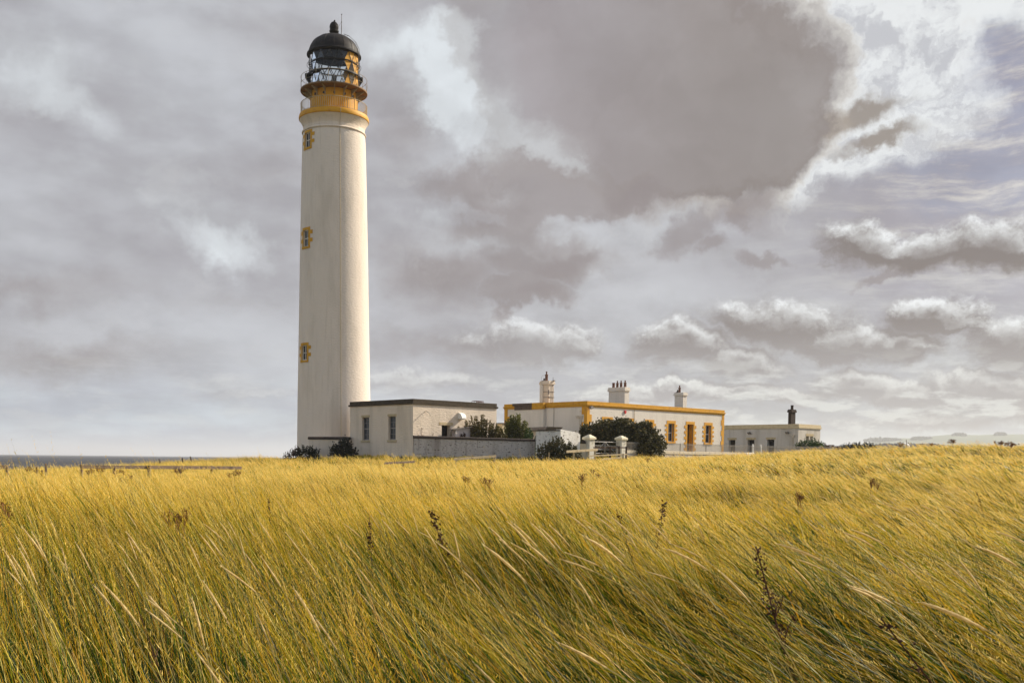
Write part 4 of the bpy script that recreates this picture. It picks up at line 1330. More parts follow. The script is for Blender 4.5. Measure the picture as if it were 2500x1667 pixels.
# lightning conductor down the shaft
a = TOC + R(10.5)
mb = MB(); mb.tube([((rad(z) + .02) * math.cos(a), (rad(z) + .02) * math.sin(a), z) for z in np.linspace(0, zl, 30)] + [(2.62 * math.cos(a), 2.62 * math.sin(a), zl + .4), (2.97 * math.cos(a), 2.97 * math.sin(a), zb_ + .1), (2.97 * math.cos(a), 2.97 * math.sin(a), zt_)], .022, 5)
mb.build('lightning_conductor', M['sand'], lh)

# ------------------------------------------------------------------ walls and gateway
def run_wall(name, a, b, za, zb, zg0, th, mw, mc, ch_, label, cat='wall', cop=.06, roundl=False, joints=True):
    """a wall from a to b (plan) with a coping; za / zb: coping top at each end"""
    a = Vector((a[0], a[1], 0)); b = Vector((b[0], b[1], 0))
    L = (b - a).length; t_ = (b - a).normalized(); rz = math.atan2(t_.y, t_.x)
    root = empty(name, (a.x, a.y, zg0), rz, label, cat)
    m_ = MB(); n_ = max(2, int(L / 1.2))
    for i in range(n_):
        x0, x1 = L * i / n_, L * (i + 1) / n_
        q = lambda x: za + (zb - za) * x / L - zg0 - ch_
        m_.add([(x0, 0, -.8), (x1, 0, -.8), (x1, th, -.8), (x0, th, -.8), (x0, 0, q(x0)), (x1, 0, q(x1)), (x1, th, q(x1)), (x0, th, q(x0))],
               [(0, 1, 5, 4), (2, 3, 7, 6)] + ([(3, 0, 4, 7)] if i == 0 else []) + ([(1, 2, 6, 5)] if i == n_ - 1 else []))
    m_.build('wall', mw, root)
    m_ = MB()
    for i in range(n_):
        x0, x1 = L * i / n_ - (cop if i == 0 else 0), L * (i + 1) / n_ - .012 + (cop if i == n_ - 1 else 0)
        q = lambda x: za + (zb - za) * x / L - zg0
        j_ = random.uniform(-.008, .008)
        pts = [(-cop, -ch_), (-cop, -ch_ * .25), (th * .25, 0), (th * .75, 0), (th + cop, -ch_ * .25), (th + cop, -ch_)]
        m_.prism(pts, lambda p, k: ((x1 if k else x0), p[0], q(x1 if k else x0) + p[1] + j_ + (.003 if p[1] == -ch_ else 0)))
    m_.build('coping', mc, root, bevel=.015)
    return root


# wall between the tower foot and the engine house
wa = at(753, 1080, 88.6); wb = A.o + VD * (A.Lv - .05)
zz = zat(800, 1065.3, 88.3)
run_wall('low_wall', (wa.x, 88.7), (wb.x - .03, 88.15), zz, zz, 1.8, .42, M['white'], M['coping'], .24, 'short white wall with dark rounded coping in front of the lighthouse foot')
# garden wall, peeling
Bx, By = 85.9, 0
blk = Frame(1368.7, 1047.8, 84.0, 1308.0, 1417.0, base=1.6)
e_ = blk.o + VD * blk.Lv
g0_ = A.o + Vector((.12, -.18, 0))
run_wall('garden_wall', (g0_.x, g0_.y), (e_.x - .05, e_.y + .1), zat(1010, 1062.6, 82.9), zat(1305, 1071.0, 85.9), 1.6, .45, M['oldwall'], M['coping'], .22,
         'long peeling whitewashed garden wall with a dark coping and stained face')
# flaking white block at its end, its top falling away to the right
bk = empty('wall_block', blk.o, UA, 'chunky white wall end with flaking limewash beside the bush by the gate', 'wall')
hb_ = blk.top - 1.6
xr = blk.R(1417, 1057)[1]
mb = MB()
t_ = .5
segs = 8
for i in range(segs):
    x0, x1 = blk.Lu * i / segs, blk.Lu * (i + 1) / segs
    zf = lambda x: hb_ + (xr - hb_) * (x / blk.Lu) - (.22 * max(0, (x / blk.Lu - .9)) * 5 if x / blk.Lu > .9 else 0)
    mb.add([(x0, 0, -.8), (x1, 0, -.8), (x1, t_, -.8), (x0, t_, -.8), (x0, 0, zf(x0)), (x1, 0, zf(x1)), (x1, t_, zf(x1)), (x0, t_, zf(x0))],
           [(0, 1, 5, 4), (2, 3, 7, 6), (4, 5, 6, 7)] + ([(1, 2, 6, 5)] if i == segs - 1 else []) + ([(3, 0, 4, 7)] if i == 0 else []))
mb.box(-.001, t_, t_ + .001, blk.Lv, -.8, hb_ - .10)
mb.build('wall', M['block'], bk, bevel=.02)
mb = MB()
for i in range(26):
    y0 = .05 + (blk.Lv - .1) * i / 26
    mb.box(-.05 - random.uniform(0, .03), t_ + .03, y0, y0 + blk.Lv / 26 * .94, hb_ - .098, hb_ - .098 + random.uniform(.05, .12)) if y0 > t_ else mb.box(-.04, -.003, y0, y0 + .09, hb_ - .12, hb_ - .04)
mb.build('coping', M['coping'], bk)

c9 = lambda x, y: (1380 + x / 9.046, 1000 + y / 9.046)


def pillar(pxn, pyb, Y, pxl, pxr, apex_py, label, zb=1.5):
    """pxn.. : near lower corner of the cap"""
    N = at(pxn, pyb, Y); Lv = length_to(N, VD, pxl); Lu = length_to(N, UD, pxr)
    Ls = (Lu + Lv) / 2
    o = Vector((N.x, N.y, zb))
    root = empty('gate_pillar', o, UA, label, 'gate pillar', 'pillars either side of the metal gate')
    zc_ = N.z - zb; ap = zat(pxn, apex_py, Y + Ls * .7) - zb
    i_ = .09
    m_ = MB(); m_.box(i_, Ls - i_, i_, Ls - i_, -.8, zc_); m_.build('shaft', M['pillar'], root, bevel=.015)
    m_ = MB(); hcap = .17
    m_.box(0, Ls, 0, Ls, zc_ + .001, zc_ + hcap)
    m_.add([(.015, .015, zc_ + hcap + .001), (Ls - .015, .015, zc_ + hcap + .001), (Ls - .015, Ls - .015, zc_ + hcap + .001), (.015, Ls - .015, zc_ + hcap + .001), (Ls / 2 - .07, Ls / 2 - .07, ap), (Ls / 2 + .07, Ls / 2 - .07, ap), (Ls / 2 + .07, Ls / 2 + .07, ap), (Ls / 2 - .07, Ls / 2 + .07, ap)],
           [(0, 1, 5, 4), (1, 2, 6, 5), (2, 3, 7, 6), (3, 0, 4, 7), (4, 5, 6, 7)])
    m_.build('cap', M['cap'], root, bevel=.012)
    return o, Ls


P1, L1 = pillar(*c9(540, 655), 85.5, c9(380, 0)[0], c9(697, 0)[0], c9(0, 546)[1], 'cream capped gate pillar nearer the white wall block, left of the metal gate')
P2, L2 = pillar(*c9(1250, 667), 87.5, c9(1095, 0)[0], c9(1393, 0)[0], c9(0, 572)[1], 'cream capped gate pillar at the start of the railings, right of the metal gate')
# stub of low wall with a dark hump between block and pillar
sa = blk.o + UD * (blk.Lu + .1) + VD * .3; sb = P1 + VD * .4
zs_ = zat(1425, 1075, 85.6)
m_root = empty('stub_wall', (sa.x, sa.y, 1.5), math.atan2(sb.y - sa.y, sb.x - sa.x), 'low cream stub wall with a dark rounded stone, left of the gate', 'wall')
Ls_ = (Vector((sb.x, sb.y)) - Vector((sa.x, sa.y))).length
mb = MB(); mb.box(0, Ls_, 0, .35, -.6, zs_ - 1.5 - .25); mb.build('wall', M['kerb'], m_root, bevel=.02)
mb = MB(); mb.prism([(Ls_ * .45, 0)] + [(Ls_ * .72 - Ls_ * .27 * math.cos(math.pi * k / 10), .28 * math.sin(math.pi * k / 10)) for k in range(11)], lambda p, k: (p[0], -.03 + k * .41, zs_ - 1.5 - .248 + p[1]))
mb.build('coping', M['coping'], m_root)

# tubular field gate
ga = P1 + UD * L1 * .9 + VD * L1 * .5; gb = P2 + VD * L2 * .6
ga.z = gb.z = 0
Lg = (gb - ga).length
zg1 = zat(*c9(900, 713), 87)
zg0 = zat(*c9(900, 965), 87)
gate = empty('field_gate', (ga.x, ga.y, zg0), math.atan2(gb.y - ga.y, gb.x - ga.x), 'galvanised tubular field gate with cross braces between the two pillars', 'gate')
hg = zg1 - zg0
mb = MB()
for q in (0, .34, .67, 1.0): mb.tube([(0, 0, hg * q), (Lg, 0, hg * q)], .034 if q in (0, 1.0) else .024, 6)
for x_ in (.03, Lg - .03): mb.tube([(x_, 0, -.2), (x_, 0, hg)], .034, 6)
mb.build('frame', M['galv'], gate)
mb = MB(); mb.tube([(Lg * .5, -.03, 0), (Lg * .5, -.03, hg)], .028, 6); mb.tube([(Lg * .5, -.04, hg), (Lg * .08, -.04, 0)], .024, 6); mb.tube([(Lg * .5, -.04, hg), (Lg * .92, -.04, 0)], .024, 6)
mb.build('brace', M['galv'], gate)
mb = MB(); mb.box(Lg - .12, Lg + .02, -.07, .04, hg * .6, hg * .72); mb.build('latch', M['iron'], gate)

# iron railings on their cream kerb
K0 = P2 + UD * (L2 + .02) + VD * (L2 * .35)
LK = length_to(Vector((K0.x, K0.y, 2.5)), UD, 2046)
zk0 = zat(1560, 1099.2, 89); zk1 = zat(1838, 1102.3, 101.5)
LW = length_to(Vector((K0.x, K0.y, 2.5)), UD, 1842)
kb = empty('railing_kerb', (K0.x, K0.y, 1.6), UA, 'cream stone kerb wall running under the iron railings from the gate pillar', 'kerb')
mb = MB(); mb.box(0, LW, .04, .34, -.8, zk0 - 1.6 - .26); mb.build('wall', M['oldwall'], kb)
mb = MB(); xx = 0
while xx < LW * .93:
    x1 = min(xx + random.uniform(1.5, 2.4), LW * .93); mb.box(xx, x1 - .015, 0, .38, zk0 - 1.6 - .255, zk0 - 1.6 + random.uniform(-.012, .012)); xx = x1
mb.build('coping', M['kerb'], kb, bevel=.02)
mb = MB(); mb.box(LW * .93 + .01, LW, -.01, .39, zk0 - 1.6 - .25, zk0 - 1.6 + .02); mb.build('painted_coping', M['kerbw'], kb, bevel=.03)['label'] = 'freshly whitewashed last length of coping'
rl = empty('iron_railing', (K0.x, K0.y, zk0), UA, 'long low iron railing with pointed pickets in front of the two right buildings', 'railing')
hr = .66
rz_at = lambda x: 0.0 + (.10 * max(0, x - LW) / (LK - LW))
mb = MB(); nP = int(LK / .145)
for i in range(nP):
    x = .1 + i * .145
    zt2 = hr + rz_at(x) + random.uniform(-.008, .008)
    w_ = .013
    mb.add([(x - w_, .17, rz_at(x) - (.02 if x < LW else .6)), (x + w_, .17, rz_at(x) - (.02 if x < LW else .6)), (x + w_, .196, rz_at(x) - (.02 if x < LW else .6)), (x - w_, .196, rz_at(x) - (.02 if x < LW else .6)),
            (x - w_, .17, zt2), (x + w_, .17, zt2), (x + w_, .196, zt2), (x - w_, .196, zt2), (x, .183, zt2 + .07)],
           [(0, 1, 5, 4), (1, 2, 6, 5), (2, 3, 7, 6), (3, 0, 4, 7), (4, 5, 8), (5, 6, 8), (6, 7, 8), (7, 4, 8)])
pk = mb.build('pickets', M['grey_metal'], rl); pk['kind'] = 'stuff'
mb = MB()
for q in (.08, hr - .08): mb.bar((0, .183, q), (LW, .183, q), .03, .022); mb.bar((LW, .183, q), (LK, .183, q + .10), .03, .022)
mb.build('rail', M['grey_metal'], rl)
for i in range(1, 9):
    x = LK * i / 9; mb = MB(); mb.box(x - .022, x + .022, .205, .245, rz_at(x) - (.02 if x < LW else .7), hr + rz_at(x) + .03)
    mb.build('post', M['grey_metal'], rl)
# two white posts standing in front of the railings
for px_, lab in ((1837.8, 'white round-topped post at the end of the whitewashed kerb'), (1857.2, 'shorter white post in the grass just past the kerb end')):
    y_ = 101.3 if px_ < 1850 else 102.5
    pb = at(px_, 1095, y_); zt3 = zat(px_, 1083.5 if px_ < 1850 else 1084.5, y_)
    mb = MB(); z0 = gz(pb.x, pb.y) - .2
    mb.lathe([(.085, z0), (.08, zt3 - .28), (.10, zt3 - .27), (.10, zt3 - .2), (.06, zt3 - .15), (.085, zt3 - .08), (.05, zt3 - .01), (0, zt3)], 12, (0, 0))
    o = mb.build('white_post', M['kerbw'], smooth=40); o.location = (pb.x, pb.y, 0)
    tag(o, lab, 'post', 'white posts by the railings')

# ------------------------------------------------------------------ timber rails in the grass
def rail_fence(name, rails, posts, m, label, group=None, w=.16, t=.05):
    """rails: (px0, py0, px1, py1, Y0, Y1); posts: (px, py_top, Y)"""
    r0 = rails[0]
    o_ = at(r0[0], r0[1], r0[4]); o_.z = gz(o_.x, o_.y)
    root = empty(name, o_, 0, label, 'fence', group)
    for (a, b, c, d, Y0, Y1) in rails:
        p, q = at(a, b, Y0) - o_, at(c, d, Y1) - o_
        m_ = MB(); nseg = max(1, int((q - p).length / 3.2))
        for i in range(nseg):
            u0, u1 = p.lerp(q, i / nseg), p.lerp(q, (i + 1) / nseg - .002)
            m_.bar(u0 - Vector((0, 0, w / 2)), u1 - Vector((0, 0, w / 2 + random.uniform(-.01, .01))), t, w)
        m_.build('rail', m, root, bevel=.006)
    for (a, b, Y) in posts:
        p = at(a, b, Y); z0 = gz(p.x, p.y) - .3
        m_ = MB(); m_.bar(Vector((p.x, p.y + .08, z0)) - o_, Vector((p.x + random.uniform(-.03, .03), p.y + .08, p.z)) - o_, .12, .12)
        m_.build('post', m, root, bevel=.008)
    return root


rail_fence('timber_fence', [(196, 1134.5, 360, 1136.5, 49, 51.5), (362, 1136, 590, 1137.5, 51.5, 56)], [(197, 1133, 49), (277, 1141, 50), (361, 1136, 51.4), (436, 1140, 53), (516, 1136.5, 54.5)], M['wood_g'], 'long low weathered rail fence crossing the left of the field')
rail_fence('broken_fence', [(-60, 1136, 15, 1135, 46, 47)], [(14, 1134.5, 47)], M['wood_g'], 'end of a timber rail at the far left edge of the field')
rail_fence('fallen_rail', [(938, 1128, 1012, 1124.5, 66, 68), ], [(985, 1129, 67)], M['wood_g'], 'brown rail sunk in the grass below the white building', w=.13)
rail_fence('pale_rail', [(1108, 1118.2, 1211, 1110.8, 70, 72)], [(1113, 1119, 70.2), (1208, 1115, 72)], M['wood_s'], 'sunlit tilted rail lying below the garden wall', w=.14)
rail_fence('sunlit_rail', [(1382.5, 1099.5, 1459, 1094.5, 76, 78.5)], [(1401, 1104, 76.6), (1438, 1099, 77.8), (1453, 1094.5, 78.4)], M['wood_s'], 'sunlit plank rail sloping up to the left gate pillar', w=.17, t=.06)
rail_fence('dark_rail', [(1449, 1090.8, 1529, 1090.8, 79, 81.5)], [(1490, 1089, 80), (1512.5, 1088.5, 80.7), (1528.5, 1089.5, 81.4)], M['wood_d'], 'dark horizontal rail on posts in front of the field gate', w=.09)
rail_fence('lower_rail', [(1436, 1111.5, 1531, 1107, 77, 80)], [(1453, 1108, 77.6), (1522, 1107, 79.6)], M['wood_s'], 'pale bottom rail lying just above the grass below the gate', w=.085)
rail_fence('sunken_rail', [(1468, 1119.5, 1516, 1115, 76, 77.4)], [(1500, 1117, 77)], M['wood_s'], 'pale plank half sunk in grass lowest below the gate', w=.12)

for (px_, pt_, Y_, h_, m_, lab, lean) in (
        (112, 1131.5, 49, 0, 'wood_g', 'squared timber post standing alone left of the long rail fence', 0),
        (89, 1139.5, 48.5, 0, 'wood_d', 'small dark leaning stump of a post among brown weeds', -.12),
        (102, 1147, 46.5, 0, 'wood_d', 'short dark pointed stump nearest the lone timber post', -.05),
        (1252, 1108.5, 72, 0, 'wood_s', 'thin pale stake with a knobbly top below the middle of the garden wall', .0),
        (1340.5, 1103.5, 73, 0, 'wood_s', 'thin pale stake in front of the bush at the wall end', .0),
        (388, 1120, 78, 0, 'wood_d', 'dark leaning stake on the skyline, leftmost of the seaward stakes', -.3),
        (464.5, 1113.8, 84, 0, 'wood_d', 'tallest dark leaning stake on the seaward skyline', -.22),
        (434, 1125.5, 80, 0, 'wood_d', 'stubby dark stake between the two leaning seaward stakes', .0),
        (445, 1117.5, 88, 0, 'wood_d', 'thin faint stake farthest away on the seaward skyline', -.05),
        (2212.5, 1073, 66, 0, 'rust', 'thin reddish rod on the dune crest at the right', -.1)):
    p = at(px_, pt_, Y_); z0 = gz(p.x, p.y) - .2
    r_ = {'wood_g': .07, 'wood_d': .06, 'wood_s': .045, 'rust': .02}[m_]
    hh = p.z - z0
    mb = MB(); mb.tube([(-lean * hh * .0, 0, 0), (lean * hh * .5, 0, hh * .5), (lean * hh, 0, hh)], [r_, r_ * .95, r_ * .75], 6 if m_ != 'wood_g' else 4)
    o = mb.build('stake' if m_ != 'wood_g' else 'fence_post', M[m_]); o.location = (p.x - lean * hh, p.y, z0)
    tag(o, lab, 'stake' if m_ != 'wood_g' else 'post', 'old stakes in the grass' if m_ != 'wood_g' else None)
p = at(2207, 1087.5, 67)
mb = MB()
mb.lathe([(0, -.25), (.30, -.2), (.36, 0), (.28, .13), (.14, .19), (0, .2)], 9)
o = mb.build('boulder', M['kerbw'], smooth=60); o.location = p; o.scale = (1.0, .7, .8)
tag(o, 'small white boulder half hidden in grass on the dune crest', 'boulder')

# small lean-to sheds behind the garden wall
sA = A.R(1109, 1047)
l0 = at(1111, 1047, 84.9); l1 = at(1172, 1039.5, 86.6)
root = empty('lean_to', (l0.x, l0.y, 1.7), math.atan2(l1.y - l0.y, l1.x - l0.x), 'small pale lean-to with a thin sloping roof behind the garden wall', 'shed')
LL = (Vector((l1.x, l1.y)) - Vector((l0.x, l0.y))).length
mb = MB(); mb.add([(.1, 0, -.5), (LL, 0, -.5), (LL, .5, -.5), (.1, .5, -.5), (.1, 0, l0.z - 1.75), (LL, 0, l1.z - 1.75), (LL, .5, l1.z - 1.75), (.1, .5, l0.z - 1.75)], [(0, 1, 5, 4), (1, 2, 6, 5), (2, 3, 7, 6), (3, 0, 4, 7), (4, 5, 6, 7)])
mb.build('wall', M['shed'], root)
mb = MB(); mb.add([(-.25, -.12, l0.z - 1.78), (LL, -.12, l1.z - 1.74), (LL, .6, l1.z - 1.74), (-.25, .6, l0.z - 1.78), (-.25, -.12, l0.z - 1.71), (LL, -.12, l1.z - 1.66), (LL, .6, l1.z - 1.66), (-.25, .6, l0.z - 1.71)], [(0, 1, 2, 3), (4, 5, 6, 7), (0, 1, 5, 4), (1, 2, 6, 5), (2, 3, 7, 6), (3, 0, 4, 7)])
mb.build('roof', M['iron'], root)
mb = MB(); mb.box(.05, .11, -.03, .03, -.5, l0.z - 1.8); mb.build('post', M['framew'], root)
h1 = at(1339, 1041.5, 94.5); h0 = at(1270, 1039, 98.5)
root = empty('porch', (h1.x, h1.y, 1.9), math.atan2(h0.y - h1.y, h0.x - h1.x), 'low dark-roofed porch against the shaded end wall of the ochre-trimmed house', 'shed')
LL = (Vector((h0.x, h0.y)) - Vector((h1.x, h1.y))).length; hh = h1.z - 1.9
mb = MB(); mb.box(.35, LL, -1.4, -.3, -.5, hh - .32); mb.build('wall', M['low'], root)
mb = MB(); mb.prism([(0, 0), (LL, 0), (LL, -.28), (.32, -.28)], lambda p, k: (p[0], -1.5 + 1.6 * k, hh + p[1])); mb.build('roof', M['iron'], root)
# white low store seen between the shrubs
q0 = at(1226, 1032, 94)
root = empty('garden_store', (q0.x, q0.y, 1.9), UA, 'cream garden store peeping between the two garden shrubs', 'shed')
mb = MB(); mb.box(0, 2.2, 0, 1.0, -.5, q0.z - 1.9 - .08); mb.build('wall', M['cream'], root)
mb = MB(); mb.box(-.08, 2.3, -.08, 1.1, q0.z - 1.979, q0.z - 1.9); mb.build('roof', M['coping'], root)

# ------------------------------------------------------------------ shrubs
def foot(px, Y): 
    p = at(px, 1110, Y); return Vector((p.x, p.y, gz(p.x, p.y) - .05))


S_ = lambda px, Y: px * Y / F_PX                  # pixels to metres at that distance
f = foot(1512, 91.5); f.z += .3
bush('evergreen_bush', f, [(-2.4, 0, 1.2, 1.25, 1.4, 1.5), (-1.2, .2, 1.75, 1.5, 1.5, 1.35), (.2, .2, 1.8, 1.7, 1.6, 1.45), (1.6, -.2, 1.5, 1.6, 1.5, 1.45), (2.6, -.6, .9, 1.25, 1.2, 1.2), (1.9, -1.6, .3, 1.3, .9, .9), (-3.3, .2, .8, .7, .7, .7), (.2, -.2, .7, 2.6, 1.4, 1.0)],
     420, .13, M['ever'], 'broad dark evergreen bush covering half the ochre-trimmed house', seed=3, sprigs=60)
f = foot(1362, 81.8)
bush('evergreen_bush', f, [(-.9, 0, .75, .75, .7, .8), (0, 0, .95, .9, .8, .95), (.85, 0, .7, .75, .7, .8), (.2, -.3, .3, 1.2, .7, .6), (1.4, .1, .3, .45, .4, .5)],
     620, .10, M['ever'], 'rounded dark bush growing against the flaking white wall block', seed=4, sprigs=45)
f = foot(836, 86.0)
bush('dark_bush', f, [(0, 0, .6, .85, .7, .75), (.2, 0, 1.05, .55, .5, .55), (-.5, 0, .5, .6, .5, .5), (.75, -.1, .35, .55, .5, .45)], 620, .095, M['darkb'], 'dark bush at the corner between short wall and white building', seed=5, sprigs=30)
f = foot(744, 87.5)
bush('dark_bush', f, [(0, 0, .45, .75, .6, .55), (.7, .1, .45, .5, .5, .45)], 620, .09, M['darkb'], 'low dark bush at the left foot of the lighthouse', seed=6, sprigs=26)
f = foot(716, 88.0)
bush('reddish_bush', f, [(0, 0, .35, .45, .4, .4), (.3, 0, .45, .4, .4, .5), (-.5, 0, .15, .4, .3, .2)], 330, .075, M['brownb'], 'wispy reddish shrub leftmost at the foot of the lighthouse', seed=7, sprigs=40)


def feather(name, px, Y, w, h, m_, label, seed, n=34, green=None):
    """upright wispy shrub: many leaning shoots clothed in small leaves"""
    r_ = np.random.default_rng(seed)
    o_ = foot(px, Y)
    t = empty(name, o_, 0, label, 'shrub', 'wispy shrubs behind the garden wall')
    st_ = MB(); pts = []
    for i in range(n):
        u = r_.uniform(-1, 1)
        hx = h * (1 - .45 * abs(u) ** 1.8) * r_.uniform(.72, 1.04)
        a = Vector((u * w * .32, r_.uniform(-.3, .3), 0)); b_ = Vector((u * w * .5 + r_.normal() * .08, r_.uniform(-.6, .6), hx))
        mid = a.lerp(b_, .5) + Vector((r_.normal() * .05, 0, 0))
        st_.tube([a, mid, b_], [.028, .016, .006], 4)
        for q in np.linspace(.08, 1.0, 34):
            c = (a.lerp(mid, q * 2) if q < .5 else mid.lerp(b_, q * 2 - 1))
            for _ in range(5): pts.append(list(c + Vector(r_.normal(size=3) * (.15 * (1.25 - q)))))
    st_.build('stem', M['bark'], t)
    leaf_mesh('foliage', pts, .085, m_, t, seed=seed, elong=2.0)


feather('garden_shrub', 1172, 86.1, 4.2, 3.3, M['garden'], 'wide brownish wispy shrub behind the garden wall near the white building', 21, n=70)
feather('garden_shrub', 1258, 88.0, 2.6, 3.5, M['garden2'], 'tall olive wispy shrub in front of the shaded house end wall', 22, n=60)
feather('garden_shrub', 1292, 87.2, 1.3, 2.3, M['greenb'], 'small fresh green shrub at the right end of the garden wall', 23, n=22)
feather('garden_shrub', 1131, 84.8, .8, 2.0, M['brownb'], 'small thin brown shrub in front of the lean-to', 24, n=12)
# dried umbels behind the wall
for px_, h_, sd, lab in ((1026, 2.2, 1, 'tall dried umbel plant above the garden wall by the corner'), (1052, 1.75, 2, 'shorter dried umbel stems right of the tall ones on the wall')):
    r_ = np.random.default_rng(sd + 70); o_ = foot(px_, 83.45 if sd == 1 else 83.95); o_.z = 1.75
    t = empty('dried_umbel', o_, 0, lab, 'dead plant', 'dried umbels behind the garden wall')
    st_ = MB(); hd = MB()
    for i in range(11):
        th = r_.uniform(-1, 1); L_ = h_ * r_.uniform(.72, 1.0)
        b_ = Vector((th * .52, r_.uniform(-.2, .2), L_ * (1 - abs(th) * .18)))
        st_.tube([(th * .1, 0, 0), (th * .16, 0, L_ * .55), b_], [.022, .018, .009], 4)
        for k in range(5):
            c = b_ + Vector((r_.normal() * .07, r_.normal() * .05, .07 + r_.uniform(0, .06)))
            st_.tube([b_, c], .007, 3); hd.lathe([(0, -.012), (.03, 0), (0, .016)], 5, (0, 0)); n0 = len(hd.v)
            hd.v[-15:] = [(v[0] + c.x, v[1] + c.y, v[2] + c.z) for v in hd.v[-15:]]
    st_.build('stem', M['stem'], t); hd.build('flower_head', M['stem'], t)
# bushes at the right-hand outbuilding
f = foot(1972, 113.5); f.z = zat(1972, 1097, 113.5)
bush('green_bush', f, [(0, 0, .35, 1.0, .8, .6), (.9, 0, .3, .9, .7, .55), (-.8, 0, .1, .6, .5, .4)], 420, .11, M['greenb'], 'bright green bush at the corner of the low outbuilding', seed=8, sprigs=14)
f = foot(2012, 116); f.z = zat(2012, 1097, 116)
bush('dark_bush', f, [(-.8, 0, .2, 1.3, .8, .5), (.6, 0, .1, 1.3, .8, .4), (1.9, 0, -.1, 1.0, .7, .3)], 300, .11, M['brownb'], 'low dark mound of bush right of the bright green one', seed=9)
for px_, Y_, w_, h_, sd, lab in ((2078, 150, 2.6, .9, 31, 'small dark bush left of the twiggy one beyond the dune'), (2108, 118, 2.4, .75, 32, 'dark twiggy bush on the skyline beyond the railings')):
    f = foot(px_, Y_); f.z = zat(px_, 1094, Y_) - .6
    bush('skyline_bush', f, [(-w_ * .25, 0, .4, w_ * .3, .7, h_ * .6), (w_ * .15, 0, .4, w_ * .35, .7, h_ * .7), (w_ * .4, 0, .2, w_ * .2, .5, h_ * .5)], 160, .12, M['darkb'], lab, group='bushes beyond the dune', seed=sd, sprigs=30)

# far wooded strips and copses, kilometres off
def wood(name, spans, seed, m_, leaf=5.0):
    r_ = np.random.default_rng(seed); P3 = []
    for (px0, px1, py0, py1, Y, dens) in spans:
        n_ = int((px1 - px0) * dens)
        k = r_.uniform(0, 1, n_); px = px0 + (px1 - px0) * k
        edge = np.minimum(1, np.minimum(k, 1 - k) * 5) ** .5
        lump = .72 + .28 * np.sin(px * .9 + 1.7 * np.sin(px * .31)) * np.cos(px * .37)
        q = r_.uniform(0, 1, n_) ** .8
        for a, e, l, t in zip(px, edge, lump, q):
            pt = at(float(a), float(py1 + (py0 - py1) * e * l * t), Y + r_.uniform(-40, 40)); P3.append(list(pt))
    o = leaf_mesh(name, P3, leaf, m_, seed=seed)
    o['kind'] = 'stuff'
    return o


M['farwood'] = foliage('far_trees', (.07, .065, .07), (.09, .08, .085), (.11, .10, .09), .02)
wood('hilltop_copses', [(2325, 2358, 1057.5, 1064, 5050, 40), (2429, 2456, 1056.3, 1061, 5050, 40), (2110, 2200, 1069, 1076, 4900, 14), (2225, 2275, 1066, 1071, 4900, 12)], 41, M['farwood'], 9.0)
wood('distant_trees', [(2040, 2130, 1086, 1095, 1300, 50), (2120, 2310, 1082, 1091, 1500, 40), (2700, 3600, 1082, 1095, 1500, 8)], 42, M['farwood'], 2.0)

# ------------------------------------------------------------------ the grass
def grass_b(gg):
    at_ = gg.n('ShaderNodeAttribute', attribute_name='blade')
    s = gg.n('ShaderNodeSeparateColor', (at_.outputs[0],)).outputs
    t, tone, kind = s[0], s[1], s[2]
    oi = gg.n('ShaderNodeObjectInfo').outputs['Random']
    pos = gg.n('ShaderNodeNewGeometry').outputs[0]
    big = gg.noise(pos, .16, 4, .6)
    med = gg.noise(pos, .9, 3, .6)
    v = gg.m('ADD', gg.m('MULTIPLY', gg.rng(tone, .15, .85), .88), gg.m('MULTIPLY', oi, .12))
    v = gg.m('ADD', v, gg.m('MULTIPLY', gg.m('SUBTRACT', big, .5), 1.3))
    v = gg.m('ADD', v, gg.m('MULTIPLY', gg.m('SUBTRACT', med, .5), 1.0))
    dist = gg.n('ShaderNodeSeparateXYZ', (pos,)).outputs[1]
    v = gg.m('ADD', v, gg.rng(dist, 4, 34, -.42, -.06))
    v = gg.m('ADD', v, gg.m('MULTIPLY', kind, .24))
    v = gg.m('ADD', v, gg.rng(t, .30, .97, -.74, .13))  # bases greener; shade of the gaps between blades also put into their colour
    cr = gg.n('ShaderNodeValToRGB', (v,))
    e = cr.color_ramp.elements
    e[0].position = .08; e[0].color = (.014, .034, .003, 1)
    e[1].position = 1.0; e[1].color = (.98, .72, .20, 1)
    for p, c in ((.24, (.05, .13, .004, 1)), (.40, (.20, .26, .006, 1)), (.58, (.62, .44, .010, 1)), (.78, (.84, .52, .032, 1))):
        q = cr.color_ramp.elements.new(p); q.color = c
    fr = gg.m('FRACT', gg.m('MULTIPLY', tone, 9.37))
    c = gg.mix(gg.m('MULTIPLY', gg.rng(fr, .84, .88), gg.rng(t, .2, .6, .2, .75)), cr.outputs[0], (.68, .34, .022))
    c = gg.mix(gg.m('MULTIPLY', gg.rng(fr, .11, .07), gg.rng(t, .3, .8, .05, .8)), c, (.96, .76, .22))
    p = pbsdf(gg, c, .45, spec=.14)
    tl = gg.n('ShaderNodeBsdfTranslucent', {0: c}).outputs[0]
    return gg.n('ShaderNodeMixShader', (.34, p, tl)).outputs[0]


M['grass'] = mat('grass_blades', grass_b)


